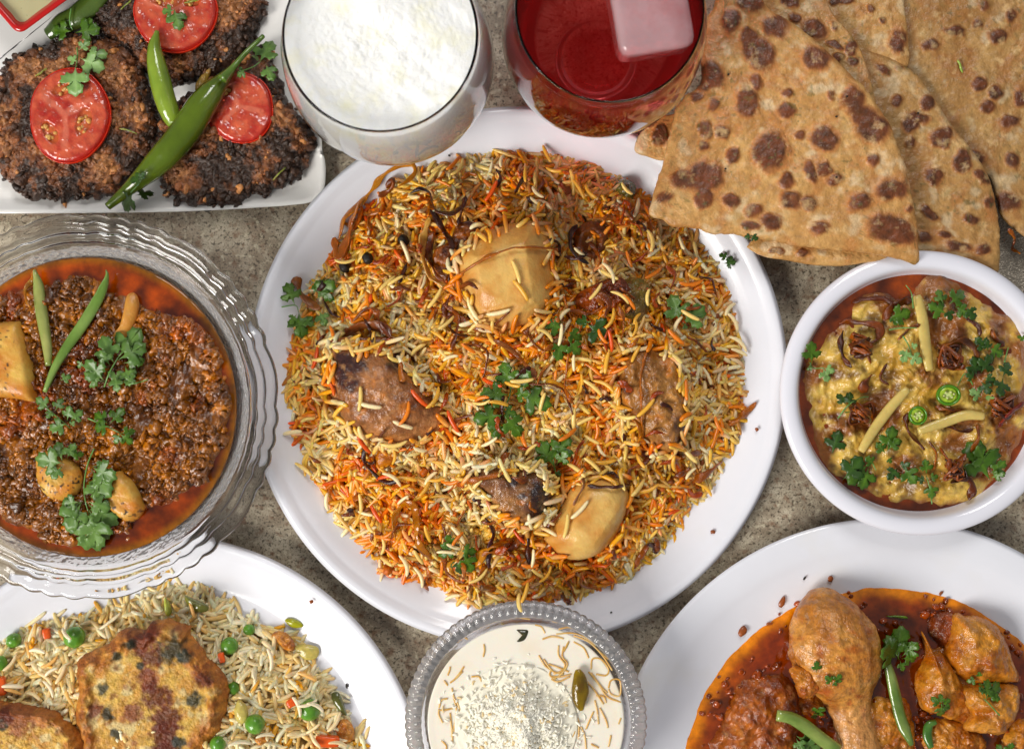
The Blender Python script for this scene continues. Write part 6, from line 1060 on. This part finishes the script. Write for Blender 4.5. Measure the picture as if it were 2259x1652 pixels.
# coconut mound
cm_ = T([fK((1060, 1090))[0]], 180)[0]; n = 2600; a = rs.rand(n)*2*PI; r = np.abs(rs.randn(n))*50; r = np.where(r > 150, rs.rand(n)*120, r)
X = cm_[0]+r*np.cos(a)*1.15; Y = cm_[1]+r*np.sin(a); mh = lambda X, Y: 176+46*np.exp(-(np.hypot((X-cm_[0])/1.15, Y-cm_[1])/78.)**2)*(.75+.5*fbm(X/30, Y/30, 0, 3, 5))-2; Z = mh(X, Y)+rs.uniform(-1, 4, n); Lc = rs.uniform(6, 16, n)
pool((cm_[0], cm_[1]), 128, 0, M('coconut_shred', None, rough=.7, spec=.2, var=.06), lambda x, y, t: np.tile(lin((250, 244, 224)), (len(x), 1)), 'mound under the grated coconut', 'coconut_mound', 5, dz=lambda x, y, t: mh(x, y)+1.5*vn(x/5, y/5), rings=40, seg=90)
cols = lin((255, 250, 234))*(.92+.12*rs.rand(n, 1))*np.where(rs.rand(n, 1) < .06, [[.9, .72, .45]], 1)
V, F, C = grains(np.c_[X, Y, Z], rs.rand(n)*2*PI, rs.randn(n)*.35, Lc, rs.uniform(3.5, 7, n), .2*rs.randn(n), rs.rand(n)*6, cols)
mk('grated_coconut', V, F, M('coconut_shred', None, rough=.7, spec=.2, var=.06), 'heap of white grated coconut in the dessert cup', 'coconut', col=C, kind='stuff')
P = drop(fK((1550, 640), (1570, 720), (1575, 810), (1570, 900), (1580, 975)), 9); P = spl(P, 26); P[:, 2] = 188; u = np.linspace(0, 1, 26); V, F, C = loft(P, 17*np.sin(np.clip(u*.92+.05, 0, 1)*PI)**.7+1, 10*np.sin(np.clip(u*.92+.05, 0, 1)*PI)**.7+1, 20, None, lambda U, v, V: mix(lin((150, 124, 34)), lin((96, 72, 22)), np.clip(.5+fbm(U*3, v*2, 0, 3, 7), 0, 1)))
V += (1.8*vn(V[:, 0]/5., V[:, 1]/16., V[:, 2]/5.))[:, None]*[1, .2, 1]; mk('raisin', V, F, M('raisin_skin', None, rough=.16, coat=.7, cr=.06, sss=.4, sss_s=.003, bumps=[(500, .6, .0005)]), 'glossy golden raisin at the right of the coconut heap', 'raisin', col=C)
chunk('pistachio_sliver', fK((1060, 325), (1110, 322), (1155, 330), (1150, 370), (1125, 410), (1080, 425), (1065, 415), (1105, 385), (1110, 355)), 6, 'dark green nut sliver near the top of the milk pudding', 'nut', pcol((60, 60, 34), (104, 100, 62), 201, 9), mChilli, seed=201, amp=1, sc=9, sink=1, jit=0)
# crumbs on the rims
for f_, x, y, r, lb in [(fH, 1742, 292, 6, 'right rim of the middle plate'), (fH, 1460, 950, 6, 'lower right rim of the middle plate'), (fL, 1008, 375, 3.4, 'rim of the curry plate, above the drumstick'), (fL, 1155, 378, 6, 'curry plate wall above the gravy'), (fL, 880, 510, 9, 'curry plate wall left of the drumstick'), (fL, 655, 675, 8, 'curry plate wall at the left of the gravy'), (fL, 1785, 460, 5, 'orange oil at the top of the curry'), (fL, 808, 633, 5, 'oil left of the drumstick'), (fJ, 1665, 338, 6, 'rim of the pilau plate'), (fE, 1133, 163, 3.6, 'middle plate between rice and lassi glass'), (fJ, 1855, 790, 4, 'pilau plate beside the rice'), (fK, 1820, 185, 3, 'middle plate above the dessert cup')]:
    d = drop(f_((x, y)), 0); V, F, _ = lumps(d, r, None, 2, .5, .4, 1, int(x)); V[:, 2] = (V[:, 2]-d[0, 2])*.5+d[0, 2]+r*.3; mk('crumb', V, F, mSpeck if r > 4 else mPepper, 'small spice crumb on the '+lb, 'crumb', grow=0)
